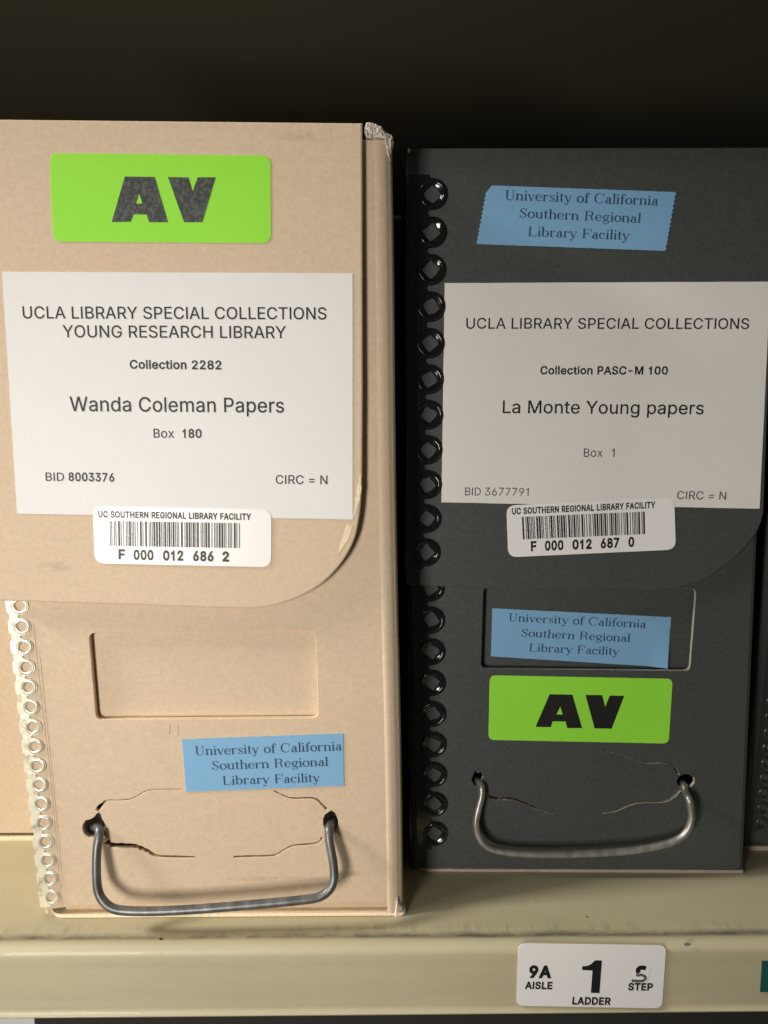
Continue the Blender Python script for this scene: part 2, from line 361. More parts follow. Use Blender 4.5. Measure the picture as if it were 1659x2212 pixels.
# ------------------------------------------------------------------ lettering: upright sans outlines
GL = {
    45: [453,[[337,244,337,188,114,188,114,244]]],
    48: [453,[[227,-7,191,-3,158,7,130,24,105,48,85,77,69,113,57,155,50,202,48,254,50,306,57,353,69,395,85,431,106,461,130,484,159,502,191,512,227,516,262,512,295,502,323,484,348,461,368,431,384,395,396,353,403,306,405,254,403,202,396,155,384,113,368,77,348,48,323,24,295,7,263,-3],[227,50,261,56,290,74,313,103,330,144,338,176,342,213,344,254,342,295,338,332,330,365,313,405,290,435,261,453,227,460,192,453,163,435,140,405,123,365,115,332,111,295,109,254,111,213,115,176,123,144,140,103,163,74,192,56]]],
    50: [453,[[64,0,64,47,234,229,282,282,311,327,320,371,317,397,308,419,293,436,273,449,224,460,196,457,172,447,153,433,139,413,130,390,127,362,66,362,71,405,86,442,111,473,143,496,182,511,225,516,268,511,306,497,337,474,361,445,376,411,381,372,371,318,336,259,267,180,153,60,153,57,389,57,389,0]]],
    51: [453,[[218,-7,173,-3,133,10,98,30,70,57,52,91,44,132,109,132,115,107,126,87,144,71,165,59,219,50,275,61,297,74,315,93,325,116,329,145,326,172,316,196,299,217,275,234,242,244,201,248,157,248,157,299,288,448,288,452,70,452,70,509,372,509,372,461,211,278,211,289,264,288,308,276,344,253,371,222,387,186,393,145,387,103,370,66,344,36,309,12,266,-2]]],
    52: [453,[[40,105,40,158,247,509,311,509,109,166,109,163,413,163,413,105],[282,0,282,121,282,146,282,318,343,318,343,0]]],
    53: [453,[[221,-7,178,-2,140,11,108,32,83,60,66,93,60,130,122,130,127,108,138,89,173,60,221,50,250,53,276,64,298,82,314,104,324,131,328,162,324,193,314,221,297,244,275,262,248,273,218,277,167,268,128,246,67,253,96,509,366,509,366,452,151,452,134,301,136,301,178,325,229,334,263,330,294,321,321,306,345,285,364,260,379,231,388,199,391,163,385,117,369,76,343,41,309,15,268,-1]]],
    54: [453,[[226,-7,182,-1,142,15,109,40,84,74,69,115,64,162,68,199,80,239,137,340,252,509,322,509,151,261,145,261,165,288,196,307,235,314,278,309,316,295,346,271,370,240,384,201,389,157,384,112,368,73,343,39,310,14,271,-2],[226,48,254,52,279,63,299,79,314,101,324,128,327,157,324,187,314,213,299,235,279,251,254,262,226,265,198,262,174,252,153,235,138,214,128,188,125,158,128,128,138,102,153,79,174,63,198,52]]],
    55: [453,[[97,0,323,448,323,452,62,452,62,509,391,509,391,449,165,0]]],
    56: [453,[[226,-7,178,-2,136,11,101,33,74,62,57,96,52,135,55,166,65,195,81,220,101,241,125,256,153,265,153,267,119,282,93,308,76,342,70,380,75,417,90,450,114,477,146,498,184,511,226,516,269,511,306,498,337,477,361,450,377,417,382,380,376,342,359,308,333,282,300,267,300,265,327,256,351,241,372,220,387,195,397,166,401,135,395,96,378,62,352,33,317,11,275,-2],[226,49,258,52,285,60,307,74,323,91,333,113,337,139,333,165,322,189,305,208,283,223,256,232,226,235,196,232,169,223,147,208,130,189,119,165,115,139,119,113,129,91,145,74,167,60,195,52],[226,290,274,300,293,313,307,330,316,351,319,376,316,399,308,420,294,437,275,449,226,460,177,449,159,437,145,420,136,399,133,376,136,351,145,330,159,313,178,300]]],
    57: [453,[[226,516,271,510,310,494,343,468,368,434,384,393,389,347,385,309,373,270,315,168,200,0,130,0,301,248,307,248,287,221,257,202,218,195,175,199,137,214,106,237,83,269,68,307,64,352,69,397,85,436,110,469,143,494,182,510],[226,460,199,457,174,446,154,429,138,407,129,381,125,352,129,322,138,295,154,274,174,257,199,247,226,243,254,247,279,257,299,273,314,295,324,321,327,350,324,381,314,407,299,429,279,446,254,457]]],
    61: [453,[[72,245,72,301,381,301,381,245],[72,97,72,153,381,153,381,97]]],
    65: [480,[[16,0,201,509,276,509,463,0,395,0,287,302,264,372,232,478,245,478,213,371,191,302,85,0],[110,142,110,199,370,199,370,142]]],
    66: [456,[[60,0,60,509,241,509,289,504,329,491,359,469,381,442,394,410,398,374,395,344,387,320,356,286,315,267,315,262,339,257,363,245,385,227,402,203,414,173,418,136,413,100,400,67,377,39,344,18,301,4,247,0],[125,57,245,57,296,63,330,80,349,105,355,137,352,161,342,184,327,203,306,218,279,228,248,231,125,231],[125,285,238,285,288,296,308,309,323,326,333,348,336,372,330,403,313,429,283,446,240,452,125,452]]],
    67: [510,[[267,-7,225,-3,186,7,150,25,119,49,92,79,70,115,53,157,44,203,40,254,44,305,53,352,70,393,92,429,119,459,150,484,186,501,225,512,267,516,340,504,373,490,402,471,427,447,448,418,463,385,473,348,408,348,389,395,357,428,315,449,267,456,223,450,184,432,150,403,125,364,113,332,106,295,103,254,106,213,113,177,125,145,151,105,184,76,223,59,267,53,315,60,357,81,389,114,408,160,473,160,463,124,448,91,428,62,402,38,373,19,341,5,305,-4]]],
    68: [502,[[219,0,96,0,96,57,215,57,254,60,288,68,318,81,354,110,379,149,390,181,397,216,399,255,397,294,390,329,379,361,354,399,320,428,291,441,258,449,221,452,93,452,93,509,225,509,273,505,315,495,353,478,385,455,412,426,433,391,449,351,458,306,462,255,458,205,449,159,433,119,411,83,384,54,351,31,312,14,268,3],[125,509,125,0,60,0,60,509]]],
    69: [419,[[60,0,60,509,372,509,372,452,125,452,125,286,355,286,355,229,125,229,125,57,375,57,375,0]]],
    70: [410,[[60,0,60,509,369,509,369,452,125,452,125,278,346,278,346,221,125,221,125,0]]],
    71: [520,[[269,-7,225,-3,185,7,149,25,118,49,91,79,69,116,53,157,43,203,40,254,43,305,53,352,69,393,91,429,117,459,149,484,184,501,223,512,265,516,304,513,340,504,374,489,403,469,429,445,449,416,465,384,474,349,408,349,387,393,356,427,315,448,265,456,222,450,183,432,150,404,125,364,113,332,106,295,103,254,106,213,113,177,125,145,151,105,184,76,224,59,269,53,309,57,345,71,374,93,396,123,410,160,415,202,434,199,283,199,283,256,478,256,478,200,475,160,466,124,451,91,431,62,406,38,377,19,344,5,308,-4]]],
    72: [517,[[60,0,60,509,125,509,125,289,392,289,392,509,457,509,457,0,392,0,392,232,125,232,125,0]]],
    76: [393,[[60,0,60,509,125,509,125,57,361,57,361,0]]],
    77: [628,[[60,0,60,509,152,509,277,187,287,159,299,123,311,84,322,49,307,49,318,83,330,121,342,158,352,187,476,509,568,509,568,0,504,0,504,291,504,327,505,369,506,413,507,457,513,457,498,409,482,363,467,322,456,291,342,0,286,0,170,291,159,321,145,361,129,408,112,457,119,457,120,416,121,372,122,328,122,291,122,0]]],
    78: [523,[[60,0,60,509,136,509,343,183,363,151,388,107,414,55,405,54,401,108,399,157,399,195,399,509,463,509,463,0,387,0,202,290,177,331,148,381,108,452,119,454,122,384,124,328,125,291,125,0]]],
    79: [533,[[267,-7,225,-3,186,7,150,25,119,49,92,79,70,115,53,157,44,203,40,254,44,305,53,352,70,393,92,429,119,459,150,484,186,501,225,512,267,516,309,512,348,501,384,484,415,459,442,429,464,393,480,352,490,305,493,254,490,203,480,157,464,115,442,79,415,49,384,25,348,7,309,-3],[267,53,310,59,349,76,383,105,408,144,420,176,428,213,430,254,428,295,420,332,408,365,383,404,349,433,310,450,267,456,223,450,184,433,151,404,125,364,113,332,106,295,103,254,106,213,113,176,125,144,151,105,184,76,223,59]]],
    80: [445,[[60,0,60,509,235,509,289,503,332,487,366,462,390,430,404,391,409,348,404,304,390,265,366,233,332,207,289,191,235,186,109,186,109,242,233,242,269,246,297,256,318,272,333,294,342,319,344,348,342,376,333,402,318,423,297,439,268,449,232,452,125,452,125,0]]],
    82: [449,[[60,0,60,509,236,509,290,504,333,489,367,465,390,433,405,395,409,352,405,309,390,271,367,240,333,217,289,203,236,198,96,198,96,255,234,255,269,258,298,267,319,281,334,300,342,324,345,352,342,380,334,405,319,425,298,440,269,449,233,452,125,452,125,0],[353,0,230,229,303,229,428,0]]],
    83: [447,[[224,-9,172,-4,128,9,91,31,64,60,46,96,38,137,104,137,110,110,123,88,142,71,166,59,224,49,257,52,286,60,311,74,329,92,341,114,346,139,342,161,332,179,296,205,245,222,184,239,145,253,112,269,86,289,60,326,52,372,58,413,75,448,102,476,138,498,180,511,227,516,275,511,316,498,351,476,377,449,394,415,401,378,337,378,326,412,302,437,267,453,225,459,194,456,167,448,145,435,129,418,118,398,115,376,119,352,131,334,169,308,212,293,264,279,312,264,359,238,395,198,405,171,408,139,403,99,386,64,360,34,323,11,294,0,261,-7]]],
    84: [449,[[32,452,32,509,417,509,417,452,257,452,257,0,193,0,193,452]]],
    85: [517,[[259,-8,220,-6,186,2,154,15,114,43,85,80,66,124,60,173,60,509,124,509,124,178,128,144,141,113,160,87,187,68,220,56,259,52,298,56,331,68,357,87,377,113,389,144,393,178,393,509,457,509,457,173,451,124,433,80,403,43,363,15,332,2,297,-6]]],
    87: [686,[[155,0,16,509,82,509,163,196,175,145,187,94,197,40,189,40,200,94,211,145,224,196,306,509,380,509,462,196,474,145,486,94,497,40,488,40,499,94,510,145,523,196,603,509,670,509,530,0,455,0,368,323,351,391,336,475,350,475,335,395,318,323,230,0]]],
    89: [472,[[203,0,203,208,16,509,91,509,192,344,222,292,250,230,224,230,251,293,280,344,381,509,455,509,268,208,268,0]]],
    97: [389,[[160,-9,126,-5,94,5,68,22,48,45,35,73,30,108,34,138,43,161,58,179,78,193,125,211,178,220,234,227,265,235,273,243,276,255,276,257,267,297,240,322,196,331,149,322,118,301,100,274,41,291,57,322,79,346,104,364,133,375,194,384,239,379,286,360,306,343,322,320,333,290,337,251,337,0,277,0,277,52,272,52,252,25,215,1],[170,45,202,49,228,59,248,74,263,93,272,115,276,138,276,190,259,182,231,176,200,171,175,168,134,159,103,139,95,124,92,105,102,72,130,52]]],
    99: [396,[[207,-8,159,-2,117,16,82,46,56,85,44,116,37,150,34,187,37,225,44,260,56,291,82,330,117,360,159,378,207,384,260,377,305,356,340,322,362,277,303,262,290,289,270,311,242,325,207,330,173,325,145,310,124,287,108,258,99,224,96,187,99,151,108,117,124,89,145,66,173,51,207,46,243,52,271,66,292,89,304,117,363,102,341,56,306,21,261,-1]]],
    100: [424,[[195,-8,151,-2,111,16,79,45,55,84,43,116,36,151,34,189,36,227,43,261,55,293,79,332,112,361,151,378,196,384,228,381,253,373,287,346,306,319,311,319,311,509,372,509,372,0,313,0,313,59,307,59,287,31,252,4,227,-5],[205,47,236,51,263,65,284,86,299,115,309,150,312,189,309,229,300,263,284,291,263,312,237,325,205,330,172,325,145,311,124,290,108,261,99,227,96,189,99,151,109,117,124,88,145,66,172,51]]],
    101: [404,[[212,-8,161,-2,117,16,82,46,56,85,44,116,37,150,34,187,36,224,44,258,55,290,81,329,115,359,157,378,205,384,266,374,294,361,319,341,341,315,357,282,368,242,371,194,371,169,75,169,75,221,338,221,310,202,307,237,298,269,283,294,263,314,237,326,205,330,173,326,146,313,125,294,109,270,99,241,96,211,96,178,100,139,110,106,128,80,151,61,179,50,212,46,254,53,285,73,306,105,365,91,353,63,335,39,311,19,283,4,249,-5]]],
    103: [425,[[207,-151,168,-148,134,-140,82,-110,51,-69,101,-41,122,-66,154,-88,207,-97,249,-92,282,-75,304,-47,311,-6,311,68,306,68,287,41,252,16,227,8,195,5,152,10,113,27,80,53,55,90,43,120,36,154,34,191,36,229,43,263,55,293,80,332,112,361,152,378,196,384,228,382,253,373,288,346,308,319,313,319,313,379,372,379,372,-9,367,-54,350,-90,324,-117,291,-136,251,-147],[205,59,237,63,264,75,285,95,300,121,309,154,312,193,309,231,300,264,285,291,264,312,237,325,205,330,172,325,145,312,124,290,109,262,99,229,96,193,99,155,109,123,124,96,145,76,172,63]]],
    109: [610,[[53,0,53,379,112,379,112,295,108,295,118,323,132,346,172,376,219,386,257,380,287,361,309,331,321,295,312,295,322,321,337,343,381,375,437,386,468,383,497,372,522,354,541,328,553,296,557,255,557,0,496,0,496,254,490,289,473,313,447,326,419,330,395,328,374,320,345,290,335,247,335,0,274,0,274,260,269,288,253,311,229,326,199,330,158,320,140,307,126,289,117,266,114,238,114,0]]],
    110: [410,[[114,227,114,0,53,0,53,379,112,379,112,287,102,287,124,332,152,362,187,379,227,384,264,380,295,369,321,349,341,321,353,285,357,240,357,0,296,0,296,235,290,275,273,304,246,323,210,329,184,326,161,317,141,303,126,283,117,257]]],
    111: [415,[[207,-8,159,-2,117,16,82,46,56,85,44,116,37,150,34,187,37,225,44,260,56,291,82,330,117,360,159,378,207,384,256,378,299,360,333,330,359,291,371,260,379,225,381,187,379,150,371,116,359,85,333,46,299,16,256,-2],[207,46,242,51,270,66,292,89,307,117,316,151,319,187,316,224,307,258,292,287,270,310,242,325,207,330,173,325,145,310,124,287,108,258,99,224,96,187,99,151,108,117,124,89,145,66,173,51]]],
    112: [424,[[53,-143,53,379,112,379,112,319,118,319,137,346,171,373,197,381,229,384,274,378,313,361,345,332,370,293,381,261,388,227,390,189,388,151,381,116,370,84,346,45,313,16,274,-2,229,-8,198,-5,173,4,138,31,118,59,114,59,114,-143],[220,47,253,51,279,66,301,88,316,117,325,151,328,189,325,227,316,261,301,290,280,311,253,325,220,330,188,325,161,312,140,291,125,263,116,229,113,189,116,150,125,115,140,86,162,65,188,51]]],
    114: [259,[[53,0,53,379,112,379,112,321,115,321,130,347,152,367,181,380,213,385,229,384,243,384,243,322,230,324,207,326,182,323,159,315,140,301,126,284,117,262,114,237,114,0]]],
    115: [365,[[182,-8,145,-5,112,3,84,18,62,38,45,63,36,94,94,107,105,79,124,60,150,49,181,45,217,50,244,62,262,81,268,103,265,121,254,136,237,147,212,155,149,170,104,186,72,208,53,237,47,274,51,305,65,332,87,354,115,370,149,381,187,384,223,381,254,372,279,358,299,339,324,290,268,277,258,298,243,316,219,328,187,333,156,329,131,317,114,299,109,277,112,258,124,243,172,223,229,209,275,194,306,171,325,142,331,107,326,75,312,47,290,24,260,6,223,-5]]],
    116: [227,[[204,379,204,327,6,327,6,379],[65,471,126,471,126,98,128,76,136,61,150,53,170,50,185,51,202,54,213,2,192,-3,168,-4,125,2,92,21,72,52,65,93]]],
    117: [410,[[182,-5,146,-1,115,11,89,31,69,59,57,95,53,139,53,379,114,379,114,144,119,105,137,75,164,56,200,50,226,53,249,62,268,77,283,97,293,122,296,153,296,379,357,379,357,0,298,0,298,92,307,92,286,47,257,17,222,0]]],
    120: [379,[[21,0,171,218,171,171,29,379,100,379,147,306,179,253,207,206,175,206,202,253,233,306,282,379,352,379,209,169,209,214,358,0,287,0,231,85,200,136,173,182,205,182,178,136,148,85,91,0]]],
}
GL = {chr(k): v for k, v in GL.items()}
GL['I'] = [185, [[60, 0, 60, 509, 125, 509, 125, 0]]]
GL['l'] = [160, [[50, 0, 50, 509, 109, 509, 109, 0]]]
GL['i'] = [160, [[50, 0, 50, 368, 109, 368, 109, 0], [50, 440, 50, 509, 109, 509, 109, 440]]]
GL['1'] = [395, [[185, 0, 185, 400, 80, 340, 80, 398, 160, 445, 205, 511, 245, 511, 245, 0]]]
GL[' '] = [198, []]
CAP = 509.0
def sans(s, bold=0.0):
    x = 0; out = []
    for ch in s:
        adv, cs = GL[ch]
        loops = []
        for c in cs:
            p = [(c[i], c[i+1]) for i in range(0, len(c), 2)]
            k = [p[0]]
            for t in p[1:]:
                if (V(t)-V(k[-1])).length > .6: k.append(t)
            if (V(k[0])-V(k[-1])).length < .6: k.pop()
            loops.append(k)
        if bold:
            # outer outline grows, counters shrink: same side for every loop
            big = max(loops, key=lambda p: abs(area2(p))) if loops else None
            sg = 1 if (big and area2(big) > 0) else -1
            loops = [inset(p, -bold*sg) for p in loops]
            e = bold
        else: e = 0
        out.append([[(a+x+e, b) for a, b in p] for p in loops])
        x += adv+1.1*e
    return [g for g in out if g], x

# ------------------------------------------------------------------ lettering: slab serif drawn from strokes
T, TH, SH, OV = 94, 42, 40, 48
def R_(x0, y0, x1, y1): return [(x0, y0), (x1, y0), (x1, y1), (x0, y1)]
def st(x, y0, y1, b='', t='', wd=T):
    o = [R_(x-wd/2, y0, x+wd/2, y1)]
    if b: o.append(R_(x-wd/2-(OV if 'l' in b else 0), y0, x+wd/2+(OV if 'r' in b else 0), y0+SH))
    if t: o.append(R_(x-wd/2-(OV if 'l' in t else 0), y1-SH, x+wd/2+(OV if 'r' in t else 0), y1))
    return o
def arc(cx, cy, rx, ry, a0, a1, wl=T, wr=T, wt=TH, n=22):
    pts, ws = [], []
    for i in range(n+1):
        a = math.radians(a0+(a1-a0)*i/n); c = math.cos(a)
        pts.append((cx+rx*c, cy+ry*math.sin(a))); ws.append(wt+((wr if c > 0 else wl)-wt)*abs(c)**1.6)
    return [ribbon(pts, ws)]
def ln(x0, y0, x1, y1, wd): return [ribbon([(x0, y0), (x1, y1)], wd)]
def dot(x, y, r): return [[(x+r*math.cos(k*math.pi/7), y+r*math.sin(k*math.pi/7)) for k in range(14)]]
def pth(l):
    p = smooth_path([V(q) for q in l], 4)
    return [ribbon([(q.x, q.y) for q in p], [max(q.z, 10) for q in p])]
_s = [(338, 350, 28), (290, 432, 36), (205, 448, 34), (112, 405, 52), (112, 322, 72), (205, 245, 84), (312, 175, 72), (328, 85, 52), (248, 18, 34), (145, 26, 36), (78, 118, 28)]
def v_(b=0): return ln(70, 455, 240, 0, 84)+ln(405, 455, 245, 0, 34)+[R_(0, 433, 150, 465), R_(325, 433, 470, 465)]
SG = {
 'U': (690, st(150, 230, 700, '', 'lr')+st(545, 230, 700, '', 'lr', 34)+arc(347, 235, 197, 232, 180, 360, T, 34)),
 'n': (530, st(115, 0, 465, 'lr', 'l')+st(410, 0, 320, 'lr')+arc(262, 315, 148, 132, 0, 175, 34, T)),
 'i': (245, st(120, 0, 465, 'lr', 'l')+dot(112, 630, 54)),
 'v': (475, v_()),
 'e': (460, arc(232, 232, 178, 218, 4, 325, T, 66)+ln(70, 245, 412, 245, 30)),
 'r': (410, st(115, 0, 465, 'lr', 'l')+arc(265, 300, 150, 148, 65, 170, 34, 34, 34)+dot(335, 395, 52)),
 's': (410, pth(_s)+ln(345, 320, 345, 462, 24)+ln(70, 5, 70, 150, 24)),
 't': (320, st(135, 95, 590)+ln(20, 449, 290, 449, 32)+arc(228, 100, 93, 92, 180, 305, T, 30, 32)),
 'y': (480, ln(70, 455, 248, 0, 84)+[R_(0, 433, 150, 465), R_(335, 433, 480, 465)]+pth([(412, 455, 34), (250, 20, 34), (200, -130, 36), (140, -195, 36), (90, -190, 30)])+dot(92, -150, 50)),
 'o': (475, arc(237, 232, 182, 218, 0, 360, T, T, TH, 36)),
 'f': (330, st(140, 0, 560, 'lr')+ln(25, 449, 300, 449, 32)+pth([(140, 550, 84), (158, 650, 60), (225, 708, 38), (290, 700, 32)])+dot(298, 655, 50)),
 'C': (690, arc(350, 350, 285, 345, 48, 322, 96, 40, 36, 30)+ln(590, 470, 590, 710, 28)+ln(560, 600, 592, 560, 40)),
 'a': (465, st(330, 70, 330)+arc(232, 322, 98, 126, 0, 165, 34, T)+dot(140, 352, 50)+arc(212, 128, 128, 118, 45, 330, T, 34)+arc(400, 75, 68, 65, 180, 320, T, 26, 32)),
 'l': (240, st(120, 0, 720, 'lr', 'l')),
 'S': (560, pth([(x*1.38, y*1.51, wd*1.1) for x, y, wd in _s])+ln(478, 490, 478, 700, 28)+ln(96, 5, 96, 220, 28)),
 'u': (530, st(115, 130, 465, '', 'l')+arc(250, 135, 135, 122, 180, 350, T, 34)+st(405, 0, 465, 'r', 'l')),
 'h': (530, st(115, 0, 720, 'lr', 'l')+st(410, 0, 320, 'lr')+arc(262, 315, 148, 132, 0, 175, 34, T)),
 'R': (680, st(140, 0, 700, 'lr', 'l')+ln(140, 684, 350, 684, 32)+ln(140, 372, 350, 372, 32)+arc(350, 528, 165, 156, -90, 90, T, 92)+pth([(370, 366, 40), (462, 300, 74), (485, 130, 80), (540, 30, 44), (620, 50, 28)])),
 'g': (490, arc(220, 300, 138, 150, 0, 360, 78, 78, TH, 30)+pth([(140, 180, 30), (95, 120, 40), (160, 62, 66), (300, 52, 78), (405, -10, 66), (390, -110, 44), (240, -178, 34), (90, -140, 46), (70, -60, 46), (130, 10, 28)])+pth([(325, 405, 30), (385, 450, 32)])+dot(420, 425, 42)),
 'L': (610, st(140, 0, 700, 'lr', 'lr')+ln(140, 16, 545, 16, 32)+ln(535, 0, 552, 230, 28)),
 'b': (520, st(105, 20, 720, '', 'l')+arc(268, 232, 168, 218, 0, 360, 40, T, TH, 34)),
 'F': (620, st(140, 0, 700, 'lr', 'l')+ln(140, 684, 560, 684, 32)+ln(552, 495, 552, 700, 28)+ln(140, 362, 410, 362, 32)+ln(405, 265, 405, 460, 28)),
 'c': (435, arc(232, 232, 178, 218, 42, 322, T, 40)+dot(340, 352, 54)),
 ' ': (300, []),
}
def serif(s):
    x = 0; out = []
    for ch in s:
        adv, ps = SG[ch]
        out += [[[(a+x, b) for a, b in p]] for p in ps]; x += adv
    return out, x

INK = 0.00006
def lettering(name, pl, runs, m, parent, lift):
    """runs: (string, left baseline px, right baseline px, cap height px, face, bold) measured on the surface pl"""
    verts, faces = [], []; step = 0
    for s, (lx, ly), (rx, ry), h, face, bold in runs:
        groups, adv = (serif(s) if face == 'serif' else sans(s, bold))
        xs = [p[0] for g in groups for lp in g for p in lp]; x0, x1 = min(xs), max(xs)
        capu = 700.0 if face == 'serif' else CAP+2*bold
        A = V(pl.uv(lx, ly)); B = V(pl.uv(rx, ry)); U = (B-A); sx = U.length/(x1-x0); U.normalize()
        Hh = (V(pl.uv(lx, ly-h))-A).length; sy = Hh/capu; W_ = V((-U.y, U.x))
        yb = bold if face == 'sans' else 0
        for g in groups:
            loops = []
            for lp in g:
                q = [A+U*((a-x0)*sx)+W_*((b+yb)*sy) for a, b in lp]
                loops.append([(t.x, t.y) for t in q])
            if face == 'serif' and len(loops) == 1 and len(loops[0]) == 4:
                v2, tr = loops[0], [(0, 1, 2, 3)]
            else: v2, tr = fill(loops, 'nonzero')
            step = (step+1) % 24; b = len(verts)
            verts += [pl.W(p[0], p[1], lift+INK+step*1e-6) for p in v2]
            faces += [tuple(b+i for i in f) for f in tr]
    return link(name, verts, faces, m, parent)
def decal(name, pl, loops, m, parent, lift):
    v2, tr = fill(loops, 'evenodd')
    return link(name, [pl.W(a, b, lift+INK) for a, b in v2], tr, m, parent)

# ================================================================== structure: shelves and backing
def slab_x(name, prof, x0, x1, m, parent, smooth=True, nx=40):
    """a bent sheet: profile in (y, z) swept along x"""
    loops = []
    for i in range(nx+1):
        x = x0+(x1-x0)*i/nx; loops.append([V((x, y, z)) for y, z in prof])
    return loft(name, loops, m, parent, True, smooth)

back = link('gap_shade_sheet', [(-1, .66, -.5), (1, .66, -.5), (1, .66, 1), (-1, .66, 1), (-1, .68, -.5), (1, .68, -.5), (1, .68, 1), (-1, .68, 1)],
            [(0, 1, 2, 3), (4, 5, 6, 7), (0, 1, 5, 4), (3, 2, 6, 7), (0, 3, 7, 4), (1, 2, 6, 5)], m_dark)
back['kind'] = 'structure'  # near-black sheet stands in for the shade of the open gap behind

YF = 0.2262                                    # face of the shelf lip
shelf = root('metal_shelf', (0, 0.4, 0), 'beige painted steel shelf with scuffed rounded front lip under the boxes', 'shelf')
prof = [(0.64, 0.0), (0.2355, 0.0), (0.2340, -0.00005), (0.2328, -0.0003), (0.2318, -.0004), (0.2310, -.00015), (0.2300, .0001)]
for k in range(9):                              # rounded nose
    a = math.radians(90*k/8); prof.append((YF+.0034-.0034*math.sin(a), .0001-.0034+.0034*math.cos(a)))
prof += [(YF, -.0060), (YF+.00006, -.0072), (YF+.00002, -.0086), (YF, -.0170), (YF+.00008, -.0190), (YF+.00004, -.0205), (YF, -.0225), (YF, -.0255)]
for k in range(5):
    a = math.radians(90*k/4); prof.append((YF+.0012-.0012*math.cos(a), -.0255-.0012*math.sin(a)))
prof += [(.245, -.0267), (.245, -.0255), (YF+.0016, -.0255), (YF+.0016, -.0046), (.2325, -.0012), (.64, -.0012)]
bm_shelf = slab_x('shelf_deck', prof, -.75, .75, m_shelf, shelf)
# paint wear: dark rub marks along the crease, scratches, a few chips; all in shelf coordinates (y is distance behind y=0.4)
q = N(m_shelf); X, Y, Z = q.sep()
yw = q.math('ADD', Y, 0.4)
along = q.noise(q.coords((1, .02, .02)), 22, 6, .75)
streak = q.noise(q.coords((1, .06, .06)), 900, 4, .8)
grain = q.noise(q.coords((1, 3, 1)), 600, 3, .7)
wav = q.math('MULTIPLY', q.math('SUBTRACT', q.noise(q.coords((1, .02, .02)), 35, 3, .6), .5), .0022)
yv = q.math('ADD', yw, wav)
near = q.math('MULTIPLY', q.range(yw, .2298, .2322), q.range(yv, .2328, .2395, 1, 0))
near2 = q.math('MULTIPLY', q.range(yv, .2298, .2318), q.range(yv, .2321, .2345, 1, 0))
flatz = q.range(Z, -.0022, -.0010)
strk2 = q.noise(q.coords((1, .10, .06), (0, 0, .10)), 330, 5, .75)
blotch = q.noise(q.coords((.35, 1, 1)), 260, 5, .75)
d1 = q.math('MULTIPLY', q.math('MULTIPLY', near2, q.range(along, .30, .54, .45, 1)), q.range(blotch, .33, .55, .35, 1))
d2 = q.math('MULTIPLY', q.math('MULTIPLY', near, q.range(along, .40, .56)), q.math('MULTIPLY', q.range(streak, .40, .60, .3, 1), q.range(strk2, .44, .58)))
rub = q.math('MULTIPLY', q.math('MAXIMUM', q.math('MULTIPLY', d1, .95), q.math('MULTIPLY', d2, .62)), flatz)
c = q.ramp(q.noise(q.coords((.25, 1, 1)), 60, 4), [(.3, (.50, .45, .295)), (.7, (.55, .495, .325))])
c = q.mix(q.range(grain, .3, .7, 0, .22), c, (.40, .36, .235))
c = q.mix(rub, c, (.105, .105, .075))
scr = q.noise(q.coords((1, .12, 1), (0, 0, .16)), 420, 2, .5)
scr = q.math('MULTIPLY', q.range(scr, .70, .735), q.math('MULTIPLY', q.range(yw, .234, .24), q.range(yw, .249, .256, 1, 0)))
c = q.mix(q.math('MULTIPLY', scr, .3), c, (.60, .56, .42))
lipst = q.noise(q.coords((.04, 1, 1)), 700, 3, .6)
q.base(q.mix(q.range(lipst, .35, .7, 0, .10), c, (.38, .345, .22)))
q.l(q.range(grain, .3, .7, .44, .58), q.b.inputs['Roughness'])
q.bump(q.noise(q.coords((.3, 1, 1)), 140, 4), .10, 0.0008)

above = root('upper_shelf', (0, 0.4, .335), 'shade-coloured underside of the next shelf above the boxes', 'shelf')
slab_x('shelf_deck', [(.64, .335), (.232, .335), (YF, .341), (YF, .36), (.64, .36)], -.75, .75, mat('shaded_upper_paint', (.115, .10, .065), .6), above, False, 2)  # shade of the underside is put into this darker tan

# ================================================================== box building
def rect_round(xl, xr, yf, yb, rl, rr, z, seg=7):
    p = [V((xl, yb, z)), V((xl, yf+rl, z))]
    for k in range(1, seg+1):
        a = math.radians(90*k/seg); p.append(V((xl+rl-rl*math.cos(a), yf+rl-rl*math.sin(a), z)))
    for k in range(seg+1):
        a = math.radians(90*k/seg); p.append(V((xr-rr+rr*math.sin(a), yf+rr-rr*math.cos(a), z)))
    p.append(V((xr, yb, z)))
    return p

def strip_outline(n, pitch, ro, left, neck, edge_notch=0.0, over=0.0):
    """punched binding strip in local (s across, t along); ring centres at (0, k*pitch)"""
    pts = []; g = pitch-2*ro
    t0 = -ro-over; pts += [(-left, t0), (neck-.0002, t0)]
    for k in range(n):
        c = k*pitch
        for i in range(19):
            a = math.radians(-98+196*i/18); pts.append((ro*math.cos(a), c+ro*math.sin(a)))
        if k < n-1:
            rn = (pitch-2*ro*math.sin(math.radians(82)))/2
            for i in range(1, 8):
                a = math.radians(-80-200*i/8); pts.append((neck+.0006+rn*math.cos(a)*.8, c+pitch/2+rn*math.sin(a)*.9))
    t1 = (n-1)*pitch+ro+over; pts += [(neck-.0002, t1), (-left, t1)]
    if edge_notch:
        k = n-1
        while k > 0:
            m_ = (k-.5)*pitch
            pts += [(-left, m_+pitch*.24), (-left+edge_notch, m_+pitch*.12), (-left+edge_notch, m_-pitch*.12), (-left, m_-pitch*.24)]
            k -= 1
    return pts

def place(pl, A, B):
    """map strip (s,t) -> plane (u,v): t runs from A to B"""
    A, B = V(A), V(B); d = (B-A).normalized(); s = V((-d.y, d.x))
    if s.x < 0: s = -s
    return lambda p: tuple(A+s*p[0]+d*p[1])

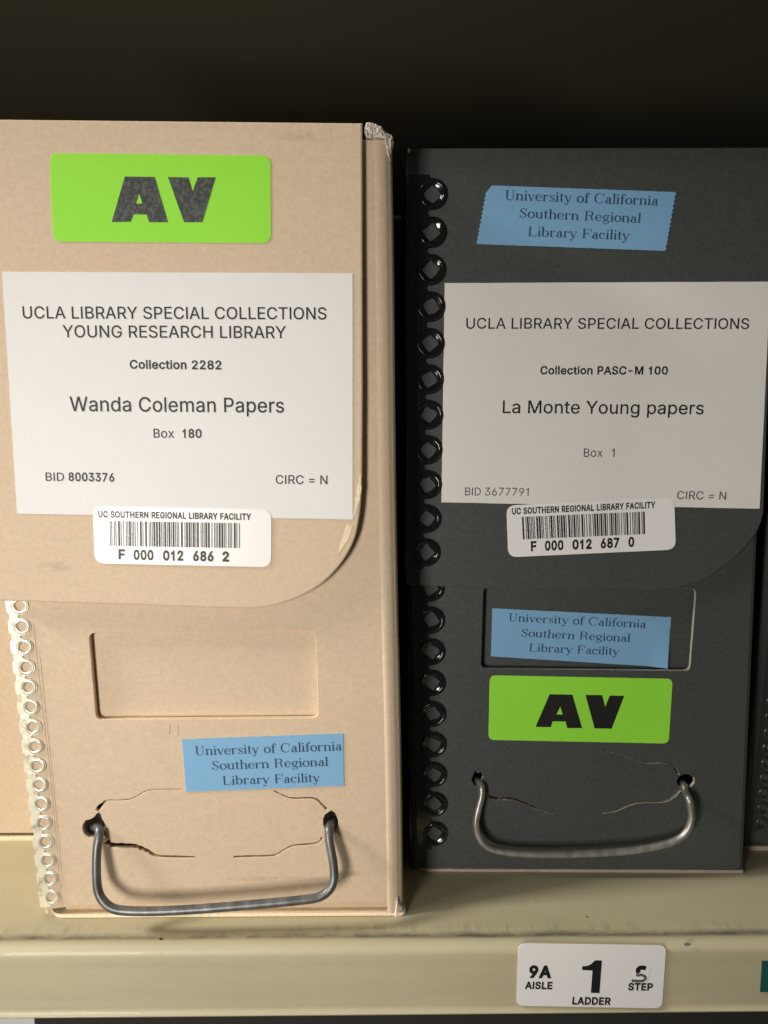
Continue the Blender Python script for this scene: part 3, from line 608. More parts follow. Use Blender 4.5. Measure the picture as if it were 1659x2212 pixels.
def ring_mesh(name, prof, m, n=28, seed=0.0):
    """a pressed eyelet around its own centre, axis towards -y"""
    verts, faces = [], []
    for i_r, (r, h, sq) in enumerate(prof):
        for k in range(n):
            a = 2*math.pi*k/n
            rr = r
            if sq:                                  # the four pressed claws leave a rounded diamond
                dm = r/(abs(math.cos(a))+abs(math.sin(a))); rr = dm*sq+r*(1-sq)
            if seed:                                # no two are pressed alike
                k_ = noise.noise(V((math.cos(a)*1.3, math.sin(a)*1.3, seed)))
                rr *= 1+(.16 if i_r < 3 else .035)*k_; h_ = h*(1+.35*k_)
            else: h_ = h
            verts.append((rr*math.cos(a), -h_, rr*math.sin(a)))
    for i in range(len(prof)-1):
        for k in range(n):
            l = (k+1) % n; faces.append((i*n+k, i*n+l, (i+1)*n+l, (i+1)*n+k))
    me = bpy.data.meshes.new(name); me.from_pydata(verts, [], faces); me.materials.append(m)
    bm = bmesh.new(); bm.from_mesh(me); bmesh.ops.recalc_face_normals(bm, faces=bm.faces)
    for f in bm.faces: f.smooth = True
    bm.to_mesh(me); bm.free()
    return me

def eyelets(me, pl, mp, n, pitch, lift, parent, wobble=0.0):
    base = origin(parent); rot = Matrix((pl.u, -pl.n, pl.v)).transposed().to_euler()
    src = bpy.data.objects.new('eyelet', me[0])
    for k in range(n):
        o = src if k == 0 else src.copy()
        o.data = me[(k*5+k//3) % len(me)]
        COL.objects.link(o); o.parent = parent
        a, b = mp((0, k*pitch)); o.location = pl.W(a, b, lift)-base
        r = rot.copy(); r.rotate_axis('Y', random.uniform(-wobble, wobble)); r.rotate_axis('X', random.uniform(-.05, .05)); r.rotate_axis('Z', random.uniform(-.05, .05)); o.rotation_euler = r

def wire(name, pts, pl, depth, m, parent, rad):
    P = [pl.W(*pl.uv(x, y), c) if c < 0.0005 else None for (x, y), c in zip(pts, depth)]
    P = []
    for (x, y), c in zip(pts, depth):
        q_ = pl.off(c); P.append(q_.W(*q_.uv(x, y)))
    return tube(name, smooth_path(P, 6), rad, m, parent)

def uvs(pl, pts): return [pl.uv(x, y) for x, y in pts]
def slit(pl, pts, wds, rag=.00012): 
    p = smooth_path([V(q) for q in uvs(pl, pts)], 4); n = len(p)
    wl = [wds[0]+(wds[1]-wds[0])*i/(n-1) for i in range(n)]
    wl = [w_*(1+.45*noise.noise(V((a.x*900, a.y*900, 5)))) for w_, a in zip(wl, p)]
    return [tuple(V(a)+V((noise.noise(V((a[0]*1400, a[1]*1400, 1))), noise.noise(V((a[0]*1400, a[1]*1400, 2)))))*rag) for a in ribbon([(a.x, a.y) for a in p], wl)]
def bars(pl, TL, TR, BL, BR, m, parent, lift, seed):
    rnd = random.Random(seed); seq = []
    for k in range(12):                              # wide/narrow bars, nine elements a character
        e = [0]*9
        for i in rnd.sample(range(9), 3): e[i] = 1
        seq += [2.3 if x else 1.0 for x in e]+[1.0]
    tot = sum(seq); x = 0; verts, faces = [], []
    L = lambda a, b, t: (a[0]+(b[0]-a[0])*t, a[1]+(b[1]-a[1])*t)
    for i, s in enumerate(seq):
        if i % 2 == 0:
            t0, t1 = x/tot, (x+s)/tot; b = len(verts)
            for p in (L(TL, TR, t0), L(TL, TR, t1), L(BL, BR, t1), L(BL, BR, t0)):
                verts.append(pl.W(*pl.uv(*p), lift+INK))
            faces.append((b, b+1, b+2, b+3))
        x += s
    return link('barcode', verts, faces, m, parent)

def barcode_sticker(pl, cr, quad, title, bq, num, r, seed, parent, lift, label=None):
    s = plate('barcode_sticker', pl, rounded(ccw(uvs(pl, cr(quad))), r), m_gloss, parent, .00012, lift=lift, bevel=.00004)
    z = lift+.00012
    runs = [(t, *cr([a, b]), cr([(0, 0), (0, h)])[1][1]-cr([(0, 0)])[0][1], 'sans', bo) for t, a, b, h, bo in title+num]
    lettering('printed_text', pl.off(0), runs, m_black, s, z)
    bars(pl, *cr(bq), m_black, s, z, seed)
    return s
def texts(cr, rows):
    k = cr([(0, 0), (0, 1)]); k = k[1][1]-k[0][1]
    return [(t, *cr([a, b]), h*k, face, bo) for t, a, b, h, face, bo in rows]

# ================================================================== the tan box
m_sock = board('grey_paper_socket', (.36, .34, .31), fleck=.2)
GRP = 'archive boxes standing side by side on the shelf'
boxA = root('archive_box', (-.055, .40, 0), 'tan archive box with torn white corner, green sticker at its top and cream ringed strip', 'box', GRP)
YA = .2415
pA = Plane((0, YA, 0), (0, -1, 0))               # outer face of the front panel
pFA = Plane((0, .2389, .267), (0, -1, .0110))     # face of the flap, hanging a little proud at its foot
BRD = .0018
def edge_line(pl, a, b):
    A, B = pl.uv(*a), pl.uv(*b)
    return lambda z: A[0]+(B[0]-A[0])*(z-A[1])/(B[1]-A[1])
xlA = edge_line(pA, (17, 1300), (96, 1962))
xrA = edge_line(pA, (846, 290), (872, 1985))
RR, RL = .0042, .0014
zt = .2625
# side wall, leaning slightly, with the two faint vertical creases of the fold
loops = []
for i in range(13):
    z = .0018+(zt-.0018)*i/12
    loops.append(rect_round(xlA(z)-.0003, xrA(z)+.0008*math.sin(i*.7)*.3, YA, .56, RL, RR, z, 9))
nl_ = []
for L in loops:
    t = L[11]                                    # start of the rounded corner: the wrap begins a little earlier, over the panel
    M_ = [p.copy() for p in L[:11]]+[t+V((-.0016, -.00002, 0)), t+V((-.0015, -.00016, 0)), t+V((-.0004, -.00018, 0))]
    for i_, p in enumerate(L[11:21]):
        k_ = 1-i_/9; M_.append(p+V((0, -.00016*k_, 0)))
    M_[16] += V((0, .00016, 0)); M_[18] += V((-.00022, .00022, 0)); M_[20] += V((.0001, 0, 0))
    nl_.append(M_+L[21:])
loops = nl_
def open_loft(name, loops, m, parent, keep):
    n = len(loops[0]); verts = [p for L in loops for p in L]; faces = []
    for i in range(len(loops)-1):
        for k in range(n):
            if not keep(k): continue
            l = (k+1) % n; faces.append((i*n+k, i*n+l, (i+1)*n+l, (i+1)*n+k))
    return link(name, verts, faces, m, parent, None, True)
open_loft('side_wall', loops, m_tan, boxA, lambda k: k != 10)
# front panel with its label window, handle holes and the die cut slits
z0 = .0054
pan = [(xlA(z0)+RL, z0-.002), (xlA(z0)+.012, z0-.0006), (xlA(z0)+.03, z0), (xrA(z0)-RR, z0), (xrA(zt)-RR, zt), (xlA(zt)+RL, zt)]
winA = rounded(ccw(uvs(pA, C5([(363, 200), (1288, 187), (1298, 546), (393, 553)]))), [.0022]*4)
def blob(cx, cy, rx, ry, amp, seed, cr=C7):
    return [cr([(cx+rx*math.cos(a)*(1+amp*noise.noise(V((math.cos(a)*1.5, math.sin(a)*1.5, seed)))), cy+ry*math.sin(a)*(1+amp*noise.noise(V((math.cos(a)*1.5, math.sin(a)*1.5, seed+9)))))])[0] for a in [2*math.pi*k/26 for k in range(26)]]
holeL = ccw(uvs(pA, C7([(336, 168), (340, 150), (350, 136), (368, 132), (385, 122), (396, 108), (404, 104), (412, 112), (416, 130), (424, 142), (432, 160), (436, 182), (430, 200), (412, 206), (398, 200), (385, 206), (362, 204), (344, 190)])))
holeR = ccw(uvs(pA, C7([(1320, 130), (1328, 112), (1340, 104), (1352, 95), (1366, 104), (1374, 118), (1382, 140), (1380, 164), (1366, 178), (1345, 180), (1328, 172), (1320, 152)])))
slA = [slit(pA, C7([(436, 222), (456, 236), (500, 239), (552, 241), (600, 260), (642, 281), (720, 284), (795, 286)]), (.0022, .0005)), slit(pA, C7([(396, 96), (408, 78), (428, 60), (434, 56)]), (.0014, .0006)),
       slit(pA, C7([(955, 284), (1040, 282), (1118, 278), (1160, 256), (1200, 238), (1290, 229), (1316, 206)]), (.0006, .0006)),
       slit(pA, C7([(440, 53), (480, 53), (530, 49), (575, 28), (615, 11), (740, 9)]), (.0003, .0002)),
       slit(pA, C7([(1118, 14), (1150, 30), (1192, 45), (1280, 45), (1316, 72), (1334, 92)]), (.0003, .0007))]
plate('front_panel', pA, dense(pan, .004), m_tan, boxA, BRD, holes=[winA, holeL, holeR]+slA, lift=-BRD, bevel=.00025, side=m_tancore)
x0, y0 = pA.uv(*C5([(320, 160)])[0]); x1, y1 = pA.uv(*C5([(1340, 600)])[0])
plate('window_backing', pA, [(x0, y1), (x1, y1), (x1, y0), (x0, y0)], m_tan, boxA, .001, lift=-BRD-.0016)
x0, y0 = pA.uv(*C7([(390, 0)])[0]); x1, y1 = pA.uv(*C7([(1330, 92)])[0])
plate('liner', pA, [(x0, y1), (x1, y1), (x1, y0), (x0, y0)], m_tan, boxA, .001, lift=-BRD-.0034)
plate('bottom_flange', pA, [(xlA(0)+.006, .0009), (xrA(0)-.003, .0009), (xrA(0)-.003, .012), (xlA(0)+.006, .012)], m_tan, boxA, .001, lift=-BRD-.0022)
for hp in (C7([(384, 168)])[0], C7([(1350, 142)])[0]):     # the paper tube behind each handle hole
    cx, cy = pA.uv(*hp); lp = []
    for r, c in ((.0052, -.0019), (.0046, -.004), (.0042, -.009), (.001, -.0092)):
        lp.append([pA.W(cx+r*math.cos(2*math.pi*k/20), cy+r*math.sin(2*math.pi*k/20), c) for k in range(20)])
    loft('handle_socket', lp, m_sock, boxA, False, True)
# base with a worn pale edge showing under the panel
bas = rect_round(xlA(0)+.0004, xrA(0)+.0008, YA-.0004, .56, .006, .002, 0)
bas = [bas, [p+V((0, 0, .0004)) for p in bas], [p+V((0, .0001, .0009)) for p in bas], [p+V((0, .0005, .0013)) for p in bas]]
bas[0] = [p+V((0, .0006, 0)) for p in bas[0]]
loft('base', bas, m_rimtan, boxA)
# flap, folded over from the lid
edge = [pFA.uv(*p) for p in [(783, 266), (783.5, 600), (784, 850)]+C3([(1480, 480), (1478, 640), (1468, 760), (1445, 860), (1395, 950), (1320, 1030), (1230, 1085), (1130, 1122), (1030, 1138), (900, 1136)])+[(250, 1306), (0, 1298.5)]]
_tl = pFA.uv(0, 257); _bl = pFA.uv(0, 1298.5)
fo = [(-.1270, _tl[1]), pFA.uv(783, 265)]+edge[1:3]+[(p.x, p.y) for p in smooth_path([V(p) for p in edge[3:12]], 4)]+edge[12:]+[(min(-.1232, _bl[0]-.0006), _bl[1])]
flapA = plate('flap', pFA, dense(ccw(fo), .004), m_tan, boxA, .0019, lift=-.0019, bevel=.0006, side=m_tancore)
zt2 = pFA.W(*pFA.uv(400, 260)).z
lid = [V((-.130, .2396, zt2-.0025)), V((-.0035, .2396, zt2-.0028)), V((-.0035, .56, zt2-.0028)), V((-.130, .56, zt2-.0025))]
loft('lid', [lid, [p+V((0, 0, .0019)) for p in lid]], m_tan, boxA)
for sl_ in ([(1472, 575), (1476, 640), (1468, 700), (1452, 745), (1440, 770), (1450, 700), (1462, 630)], [(1418, 790), (1440, 800), (1424, 850), (1405, 880), (1380, 915), (1395, 860)]):
    plate('worn_edge', pFA, dense(ccw(uvs(pFA, C3(sl_))), .0008, .00025, 4), m_rimtan, boxA, .00010, lift=.00001, bevel=.00004)
# torn white corner where lid and body meet
tc = uvs(pA.off(.001), C9([(478, 420), (520, 345), (600, 318), (700, 355), (850, 432), (960, 490), (1072, 545), (1110, 640), (1115, 720), (1080, 840), (1060, 980), (1030, 1120), (1000, 1060), (965, 900), (925, 760), (905, 680), (800, 668), (680, 655), (600, 668), (505, 672), (478, 560)]))
def crumple(a, b): return .0013*noise.noise(V((a*420, b*420, 1.7)))+.0009*noise.noise(V((a*1300, b*1300, 4)))+.0005*noise.noise(V((a*3200, b*2500, 7)))-max(0, a-.0025)*0.75
plate('torn_corner', pA, dense(ccw(tc), .0006, .0003, 2), m_torn, boxA, .0024, lift=-.0012, bevel=.0005, deform=crumple, grid=.0005)
tb = uvs(pA, C7([(1612, 515), (1618, 470), (1624, 452), (1632, 480), (1648, 505), (1646, 522), (1630, 534), (1610, 530)]))
plate('worn_corner', pA, dense(ccw(tb), .0004, .0002, 5), m_torn, boxA, .0016, lift=-.0011, bevel=.0004, deform=lambda a, b: .0004*noise.noise(V((a*900, b*900, 0)))-max(0, a-.0095)*.8, grid=.0006, smooth=True)
# binding strip of cream enamelled metal with pressed eyelets
nA = 16; A0 = V(pA.uv(113.2, 1936.7)); A1 = V(pA.uv(43.4, 1308.5)); pitA = (A1-A0).length/(nA-1); mpA = place(pA, A0, A1)
so = strip_outline(nA, pitA, .0030, .0046, -.0010, .0007, .0008)
sh = [[mpA((.0019*math.cos(t), k*pitA+.0019*math.sin(t))) for t in [2*math.pi*i/20 for i in range(20)]] for k in range(nA)]
stripA = plate('binding_strip', pA, [mpA(p) for p in so], m_cream, boxA, .00042, holes=sh, lift=.00002, bevel=.00015,
               deform=lambda a, b: .00010*noise.noise(V((a*500, b*500, 9))))
rA = [ring_mesh('eyelet', [(.00166, -.0004, .30), (.00174, .00006, .25), (.00195, .00026, .12), (.0022, .00030, 0), (.0025, .00024, 0), (.0028, .00004, 0), (.0029, -.0002, 0)], m_ring, 28, s_*3.7) for s_ in range(1, 7)]
eyelets(rA, pA, mpA, nA, pitA, .0004, stripA, .5)
# carrying handle
hA = C7([(378, 163), (392, 160), (405, 172), (404, 200), (397, 245), (394, 300), (394, 360), (400, 420), (420, 462), (455, 492), (510, 504), (620, 506), (760, 500), (900, 490), (1100, 473), (1240, 459), (1305, 447), (1345, 418), (1363, 375), (1362, 320), (1352, 260), (1343, 205), (1345, 165), (1354, 148), (1362, 140)])
dA = [-.006, -.002, .0012, .0028, .0042, .0055, .0067, .0078, .0088, .0094, .0097] + [.0098]*5 + [.0094, .0088, .0078, .0066, .0054, .0042, .0022, -.002, -.006]
wire('handle', hA, pA, dA, m_wire, boxA, .00155)
def crease(pl, pts, wd, m, parent):
    plate('crease', pl, slit(pl, pts, (wd, wd), .00002), m, parent, .00010, lift=.00001, bevel=.00005)
crease(pA, [(71, 1345), (80, 1430), (92, 1540), (104, 1640), (116, 1760), (128, 1900), (134, 1960)], .0004, m_tan, boxA)
crease(pA, [(86, 1420), (97, 1530), (109, 1640), (121, 1760), (134, 1900)], .0003, m_tan, boxA)
crease(pA, C5([(690, 572), (690, 612)]), .0003, m_tan, boxA); crease(pA, C5([(724, 574), (724, 618)]), .0003, m_tan, boxA)
# what is stuck on the flap and panel
gs = plate('green_sticker', pFA, rounded(ccw(uvs(pFA, C1([(203, 211), (1105, 221), (1107, 578), (217, 572)]))), .0028), m_green, boxA, .00012, lift=.00003, bevel=.00004)
Ao, Ai, Vo = [(457, 492), (510, 307), (632, 308), (687, 493), (610, 493), (598, 461), (546, 461), (534, 491)], [(568, 375), (556, 417), (582, 417)], [(686, 309), (770, 310), (787, 368), (807, 310), (881, 310), (827, 493), (752, 493)]
decal('printed_letters', pFA, [uvs(pFA, C1(p)) for p in (Ao, Ai, Vo)], m_avgrey, gs, .00015)
lb = plate('paper_label', pFA, dense(ccw(uvs(pFA, [(5, 587), (762, 590.5), (762, 1122), (37.5, 1109.5)])), .004, .00006, 3), m_paper, boxA, .00012, lift=.00003, bevel=.00004)
lettering('printed_text', pFA, texts(C1, [
    ('UCLA LIBRARY SPECIAL COLLECTIONS', (95, 886), (1333, 890), 50, 'sans', 5), ('YOUNG RESEARCH LIBRARY', (258, 963), (1168, 967), 50, 'sans', 5)]) +
    texts(C3, [('Collection 2282', (531, 158), (905, 161), 37, 'sans', 22), ('Wanda Coleman Papers', (287, 331), (1160, 337), 60, 'sans', 6),
    ('Box', (628, 439), (712, 439.5), 37, 'sans', 6), ('180', (746, 440), (824, 440.5), 37, 'sans', 22),
    ('BID', (188, 615), (263, 615.5), 34, 'sans', 5), ('8003376', (281, 616), (468, 619), 36, 'sans', 22), ('CIRC = N', (1126, 627), (1337, 629), 36, 'sans', 5)]), m_ink, lb, .00015)
barcode_sticker(pFA, C3, [(380, 719), (1109, 732), (1108, 967), (388, 951)], [('UC SOUTHERN REGIONAL LIBRARY FACILITY', (403, 764), (1026, 775), 27, 30)],
    [(449, 778), (983, 787), (451, 880), (983, 889)],
    [('F', (485, 935), (512, 936), 42, 36), ('000', (547, 937), (628, 939), 42, 36), ('012', (667, 940), (750, 941), 42, 36), ('686', (789, 942), (873, 944), 42, 36), ('2', (908, 944), (936, 945), 42, 36)],
    .0034, 11, boxA, .00018)
bs = plate('blue_sticker', pA, dense(ccw(uvs(pA, C5([(743, 633), (1402, 609), (1405, 822), (760, 847)]))), .0006, .00010, 6), m_blue, boxA, .00022, lift=.00003, bevel=.00004)
lettering('printed_text', pA, texts(C5, [('University of California', (800, 698), (1397, 677), 37, 'serif', 0), ('Southern Regional', (868, 757), (1340, 740), 36, 'serif', 0), ('Library Facility', (912, 818), (1307, 805), 36, 'serif', 0)]), m_stamp, bs, .00025)

# ================================================================== the dark grey box
boxB = root('archive_box', (.085, .42, 0), 'dark grey archive box with black ringed spine and blue sticker at its top', 'box', GRP)
nB = V((-.0184, -1, 0)).normalized()
pB = Plane((.0164, .2670, 0), nB)
pFB = Plane(V((.0164, .2670, .269))+nB*.0021, V((nB.x, nB.y, .007)))
def depthB(x): return .2670-.0184*(x-.0164)
xlB = lambda z: pB.uv(889, 1875)[0]+(pB.uv(878, 340)[0]-pB.uv(889, 1875)[0])*z/.265
xrB = edge_line(pB, (1641, 1090), (1606, 1880))
zB = .2640
loops = []
for i in range(8):
    z = .0008+(zB-.0008)*i/7; L = []
    for p in rect_round(xlB(z), xrB(z), 0, .30, .0014, .0014, z, 5): L.append(pB.W(p.x, p.z, -p.y))
    loops.append(L)
open_loft('side_wall', loops, m_dk, boxB, lambda k: k != 6)
panB = [(xlB(.0014)+.0014, .0014), (xrB(.0014)-.0014, .0014), (xrB(zB)-.0014, zB), (xlB(zB)+.0014, zB)]
winB = rounded(ccw(uvs(pB, C6([(440, 14), (1352, 20), (1324, 372), (429, 362)]))), .0022)
hBL = ccw(uvs(pB, C6([(388, 838), (398, 815), (405, 796), (412, 812), (430, 806), (436, 826), (428, 850), (440, 885), (452, 912), (440, 905), (420, 872), (402, 868)])))
hBR = ccw(uvs(pB, C6([(1268, 845), (1280, 824), (1300, 815), (1322, 818), (1342, 830), (1344, 852), (1330, 868), (1300, 872), (1276, 868)])))
slB = [slit(pB, C6([(462, 912), (500, 922), (545, 920), (590, 930), (650, 955), (690, 968), (738, 982)]), (.0012, .00035)),
       slit(pB, C6([(948, 983), (1010, 972), (1060, 950), (1110, 936), (1180, 934), (1222, 930), (1255, 912), (1281, 884)]), (.0003, .0009)),
       slit(pB, C6([(960, 712), (1040, 735), (1095, 756), (1150, 767), (1200, 764), (1236, 770), (1262, 792), (1276, 816)]), (.0002, .0006))]
plate('front_panel', pB, dense(panB, .004), m_dk, boxB, .0016, holes=[winB, hBL, hBR]+slB, lift=-.0016, bevel=.00022, side=m_dkcore)
x0, y0 = pB.uv(*C6([(400, -40)])[0]); x1, y1 = pB.uv(*C6([(1400, 410)])[0])
pWB = pB.off(-.0032)
plate('window_backing', pB, [(x0, y1), (x1, y1), (x1, y0), (x0, y0)], m_dk, boxB, .001, lift=-.0042)
bas = rect_round(xlB(0)+.0004, xrB(0)+.0002, 0, .30, .005, .001, 0)
bas = [[pB.W(p.x, z, -p.y+f) for p in bas] for z, f in ((0, .0001), (.0003, .0005), (.0008, .0005), (.0012, .0001))]
loft('base', bas, m_rim, boxB)
# flap
fl = [pFB.uv(*p) for p in C4([(108, 1092), (300, 1101), (440, 1108), (700, 1113), (1000, 1114), (1180, 1116), (1290, 1100), (1400, 1062), (1500, 990), (1570, 920), (1620, 850), (1641, 780)])]
fl = fl[:1]+[(p.x, p.y) for p in smooth_path([V(p) for p in fl], 3)][1:]
ftop = [pFB.uv(1669, 600), pFB.uv(1676, 318), pFB.uv(905, 319.5), pFB.uv(885, 323), pFB.uv(879, 335), pFB.uv(877, 360)]
flapB = plate('flap', pFB, dense(ccw(fl+ftop), .004), m_dk, boxB, .0016, lift=-.0016, bevel=.0004, side=m_dk)
zt3 = pFB.W(*pFB.uv(1200, 319)).z
lid = [pB.W(a, zt3-.0022, c) for a, c in ((xlB(.26), .0016), (xrB(.26)-.002, .0012), (xrB(.26)-.002, -.30), (xlB(.26), -.30))]
loft('lid', [lid, [p+V((0, 0, .0018)) for p in lid]], m_dk, boxB)
cb = uvs(pFB, C9([(1408, 945), (1440, 905), (1470, 935), (1462, 985), (1430, 1030), (1412, 990)]))
plate('worn_corner', pFB, dense(ccw(cb), .0003, .0001, 3), m_torn, boxB, .0005, lift=.00002, bevel=.0002)
# spine: black enamelled strips, upper run on the flap, lower run on the panel
def spine(pl, top_px, bot_px, n, lft, parent):
    a, b = V(pl.uv(*bot_px)), V(pl.uv(*top_px)); pit = (b-a).length/(n-1); mp = place(pl, a, b)
    ro = .00525
    so = strip_outline(n, pit, ro, lft, -.0012, 0, .0011)
    sh = [[mp((.0037*math.cos(2*math.pi*i/24), k*pit+.0037*math.sin(2*math.pi*i/24))) for i in range(24)] for k in range(n)]
    s = plate('binding_strip', pl, [mp(p) for p in so], m_enamel, parent, .00045, holes=sh, lift=.00003, bevel=.0002,
              deform=lambda a, b: .00022*noise.noise(V((a*160, b*160, 3))))
    me = [ring_mesh('eyelet', [(.0030, .00005, .80), (.00315, .00025, .75), (.0036, .00040, .25), (.0038, .00075, 0), (.0041, .00095, 0), (.0044, .00080, 0), (.0047, .00048, 0)], m_enamel, 32, s_*2.3) for s_ in range(1, 7)]
    eyelets(me, pl, mp, n, pit, 0.0, s, .25)
    return s
spine(pFB, (934, 420), (921, 1193), 11, .0078, boxB)
spine(pB, (930, 1270), (939, 1800), 9, .0072, boxB)
for za, zb in ((.118, .262), (.010, .112)):
    L = [[pB.W(xlB(z)-.0004, z, .001), pB.W(xlB(z)-.0004, z, -.014), pB.W(xlB(z), z, -.014), pB.W(xlB(z), z, .001)] for z in (za, zb)]
    loft('side_strip', L, m_enamel, boxB)
# handle
hB = C6([(412, 836), (420, 846), (432, 868), (431, 910), (417, 965)])+C8([(407, 150), (417, 205), (444, 245), (490, 270), (600, 284), (750, 287), (900, 283), (1050, 273), (1180, 253), (1265, 226), (1310, 190), (1331, 140), (1329, 90), (1320, 50)])+C6([(1306, 890), (1298, 860), (1290, 846)])
dB = [-.006, -.001, .0016, .0026, .0034, .0042, .0048, .0054, .0060, .0066, .0070]+[.0071]*5+[.0068, .0063, .0057, .0050, .0042, .0034, .0018, -.001, -.006]
dB = (dB+[0]*10)[:len(hB)] if len(dB) < len(hB) else dB[:len(hB)]
dB[-1] = -.006; dB[-2] = -.001; dB[-3] = .0016
wire('handle', hB, pB, dB, m_wire2, boxB, .00138)
tp = uvs(pB, C6([(1318, 824), (1330, 828), (1340, 850), (1336, 866), (1316, 866), (1312, 845)]))
plate('torn_paper', pB, dense(ccw(tp), .0004, .0002, 1), m_torn, boxB, .0008, lift=-.0008, bevel=.0002, deform=crumple, grid=.0006)
# stickers
def zig(a, b, n, amp):
    o = []; A, B = V(a), V(b); d = (B-A); m_ = V((-d.y, d.x)).normalized()
    for i in range(n):
        o.append(tuple(A+d*(i/n))); o.append(tuple(A+d*((i+.5)/n)+m_*amp))
    return o
q4 = uvs(pFB, C2([(612, 318), (1307, 343), (1268, 566), (557, 540)])); q4a = pFB.uv(*C2([(594, 342)])[0])
blu = [q4[0]]+zig(q4[1], q4[2], 13, .00045)+[q4[2]]+zig(q4[3], q4a, 12, .00045)+[q4a]
bu = plate('blue_sticker', pFB, ccw(blu), m_blue, boxB, .00012, lift=.00003, bevel=.00003)
lettering('printed_text', pFB, texts(C2, [('University of California', (663, 373), (1242, 394), 37, 'serif', 0), ('Southern Regional', (717, 440), (1175, 460), 36, 'serif', 0), ('Library Facility', (750, 510), (1133, 525), 36, 'serif', 0)]), m_stamp, bu, .00015)
bw = plate('blue_sticker', pWB, dense(ccw(uvs(pWB, C6([(477, 103), (1244, 141), (1222, 356), (471, 309)]))), .0008, .00006, 8), m_blue, boxB, .00014, lift=.00003, bevel=.00004,
           deform=lambda a, b: .0018*max(0, (a-pWB.uv(*C6([(1150, 300)])[0])[0])/.008)*max(0, 1-(b-pWB.uv(*C6([(1222, 356)])[0])[1])/.014), grid=.002)
lettering('printed_text', pWB, texts(C6, [('University of California', (548, 158), (1135, 187), 34, 'serif', 0), ('Southern Regional', (601, 224), (1066, 247), 34, 'serif', 0), ('Library Facility', (635, 287), (1020, 304), 34, 'serif', 0)]), m_stamp, bw, .00018)
gb = plate('green_sticker', pB, rounded(ccw(uvs(pB, C6([(466, 390), (1250, 405), (1233, 683), (460, 667)]))), .0024), m_green, boxB, .00012, lift=.00003, bevel=.00004)
decal('printed_letters', pB, [uvs(pB, C6(p)) for p in ([(662, 611), (722, 471), (820, 473), (862, 616), (798, 616), (790, 588), (735, 587), (728, 612)], [(768, 524), (752, 558), (778, 558)], [(876, 474), (948, 475), (960, 525), (980, 477), (1042, 478), (988, 619), (915, 617)])], m_black, gb, .00015)
lbB = plate('paper_label', pFB, dense(ccw(uvs(pFB, [(960.5, 611.5), (1664, 608.5), (1640.5, 1099), (953.5, 1085)])), .004, .00006, 3), m_paper2, boxB, .00012, lift=.00003, bevel=.00004)
lettering('printed_text', pFB, texts(C2, [('UCLA LIBRARY SPECIAL COLLECTIONS', (515, 861), (1585, 862), 41, 'sans', 5)])+texts(C4, [('Collection PASC-M 100', (682, 190), (1228, 191), 36, 'sans', 22), ('La Monte Young papers', (521, 356), (1381, 361), 55, 'sans', 6)]), m_ink, lbB, .00015)
for row in [('Box', (868, 543), (949, 543), 36, 'sans', 3), ('1', (987, 543), (1000, 543), 36, 'sans', 3), ('BID 3677791', (360, 708), (632, 710), 34, 'sans', 3), ('CIRC = N', (1267, 724), (1477, 727), 35, 'sans', 3)]:
    lettering('printed_text', pFB, texts(C4, [row]), m_inkf, lbB, .00015)
barcode_sticker(pFB, C4, [(537, 751), (1256, 717), (1263, 940), (545, 973)], [('UC SOUTHERN REGIONAL LIBRARY FACILITY', (561, 790), (1175, 762), 28, 30)],
    [(603, 800), (1132, 777), (608, 896), (1134, 873)],
    [('F', (642, 947), (666, 946), 43, 36), ('000', (702, 945), (781, 942), 43, 36), ('012', (820, 940), (902, 937), 43, 36), ('687', (941, 935), (1020, 931), 43, 36), ('0', (1059, 929), (1084, 928), 43, 36)],
    .0034, 23, boxB, .00018)

# ================================================================== neighbours, set further back
def plain_box(name, x0, x1, yf, yb, z0, z1, m, m_edge, label, strip=None, group=GRP):
    b = root(name, ((x0+x1)/2, (yf+yb)/2, z0), label, 'box', group)
    pl = Plane((0, yf, 0), (0, -1, 0))
    lp = [rect_round(x0, x1, yf, yb, .002, .002, z, 5) for z in (z0+.0012, z0+(z1-z0)*.5, z1-.002)]
    open_loft('side_wall', lp, m, b, lambda k: k != 6)
    plate('front_panel', pl, [(x0+.002, z0+.003), (x1-.002, z0+.003), (x1-.002, z1-.002), (x0+.002, z1-.002)], m, b, .0018, lift=-.0018, bevel=.0003)
    bs_ = rect_round(x0+.0005, x1-.0005, yf-.0006, yb, .003, .003, z0)
    loft('base', [bs_, [p+V((0, 0, .0006)) for p in bs_], [p+V((0, .0004, .0016)) for p in bs_]], m_edge, b)
    li = [V((x0+.0005, yf-.0004, z1-.002)), V((x1-.0005, yf-.0004, z1-.002)), V((x1-.0005, yb, z1-.002)), V((x0+.0005, yb, z1-.002))]
    loft('lid', [li, [p+V((0, 0, .002)) for p in li]], m, b)
    return b, pl
nl, pl_ = plain_box('archive_box', -.262, -.1335, .2895, .58, 0, .266, m_tanplain, m_rimtan, 'plain tan archive box set further back, partly hidden at the left frame edge')
nr, pr = plain_box('archive_box', .1535, .284, .2800, .57, 0, .266, m_dk, m_rim, 'dark box set back at the right frame edge, only its ringed edge strip showing')
a, b = V(pr.uv(1640, 1800)), V(pr.uv(1655, 1115)); a.x = .1605; b.x = .1605
n_ = 36; pit = .0066; mp = place(pr, (.1612, .012), (.1612, .2)) 
so = strip_outline(n_, pit, .0028, .0040, -.0010, 0, .0008)
sh = [[mp((.0018*math.cos(2*math.pi*i/20), k*pit+.0018*math.sin(2*math.pi*i/20))) for i in range(20)] for k in range(n_)]
m_dstrip = mat('dark_painted_strip', (.03, .033, .031), .35)
sr = plate('binding_strip', pr, [mp(p) for p in so], m_dstrip, nr, .0004, holes=sh, lift=.00003, bevel=.0001)
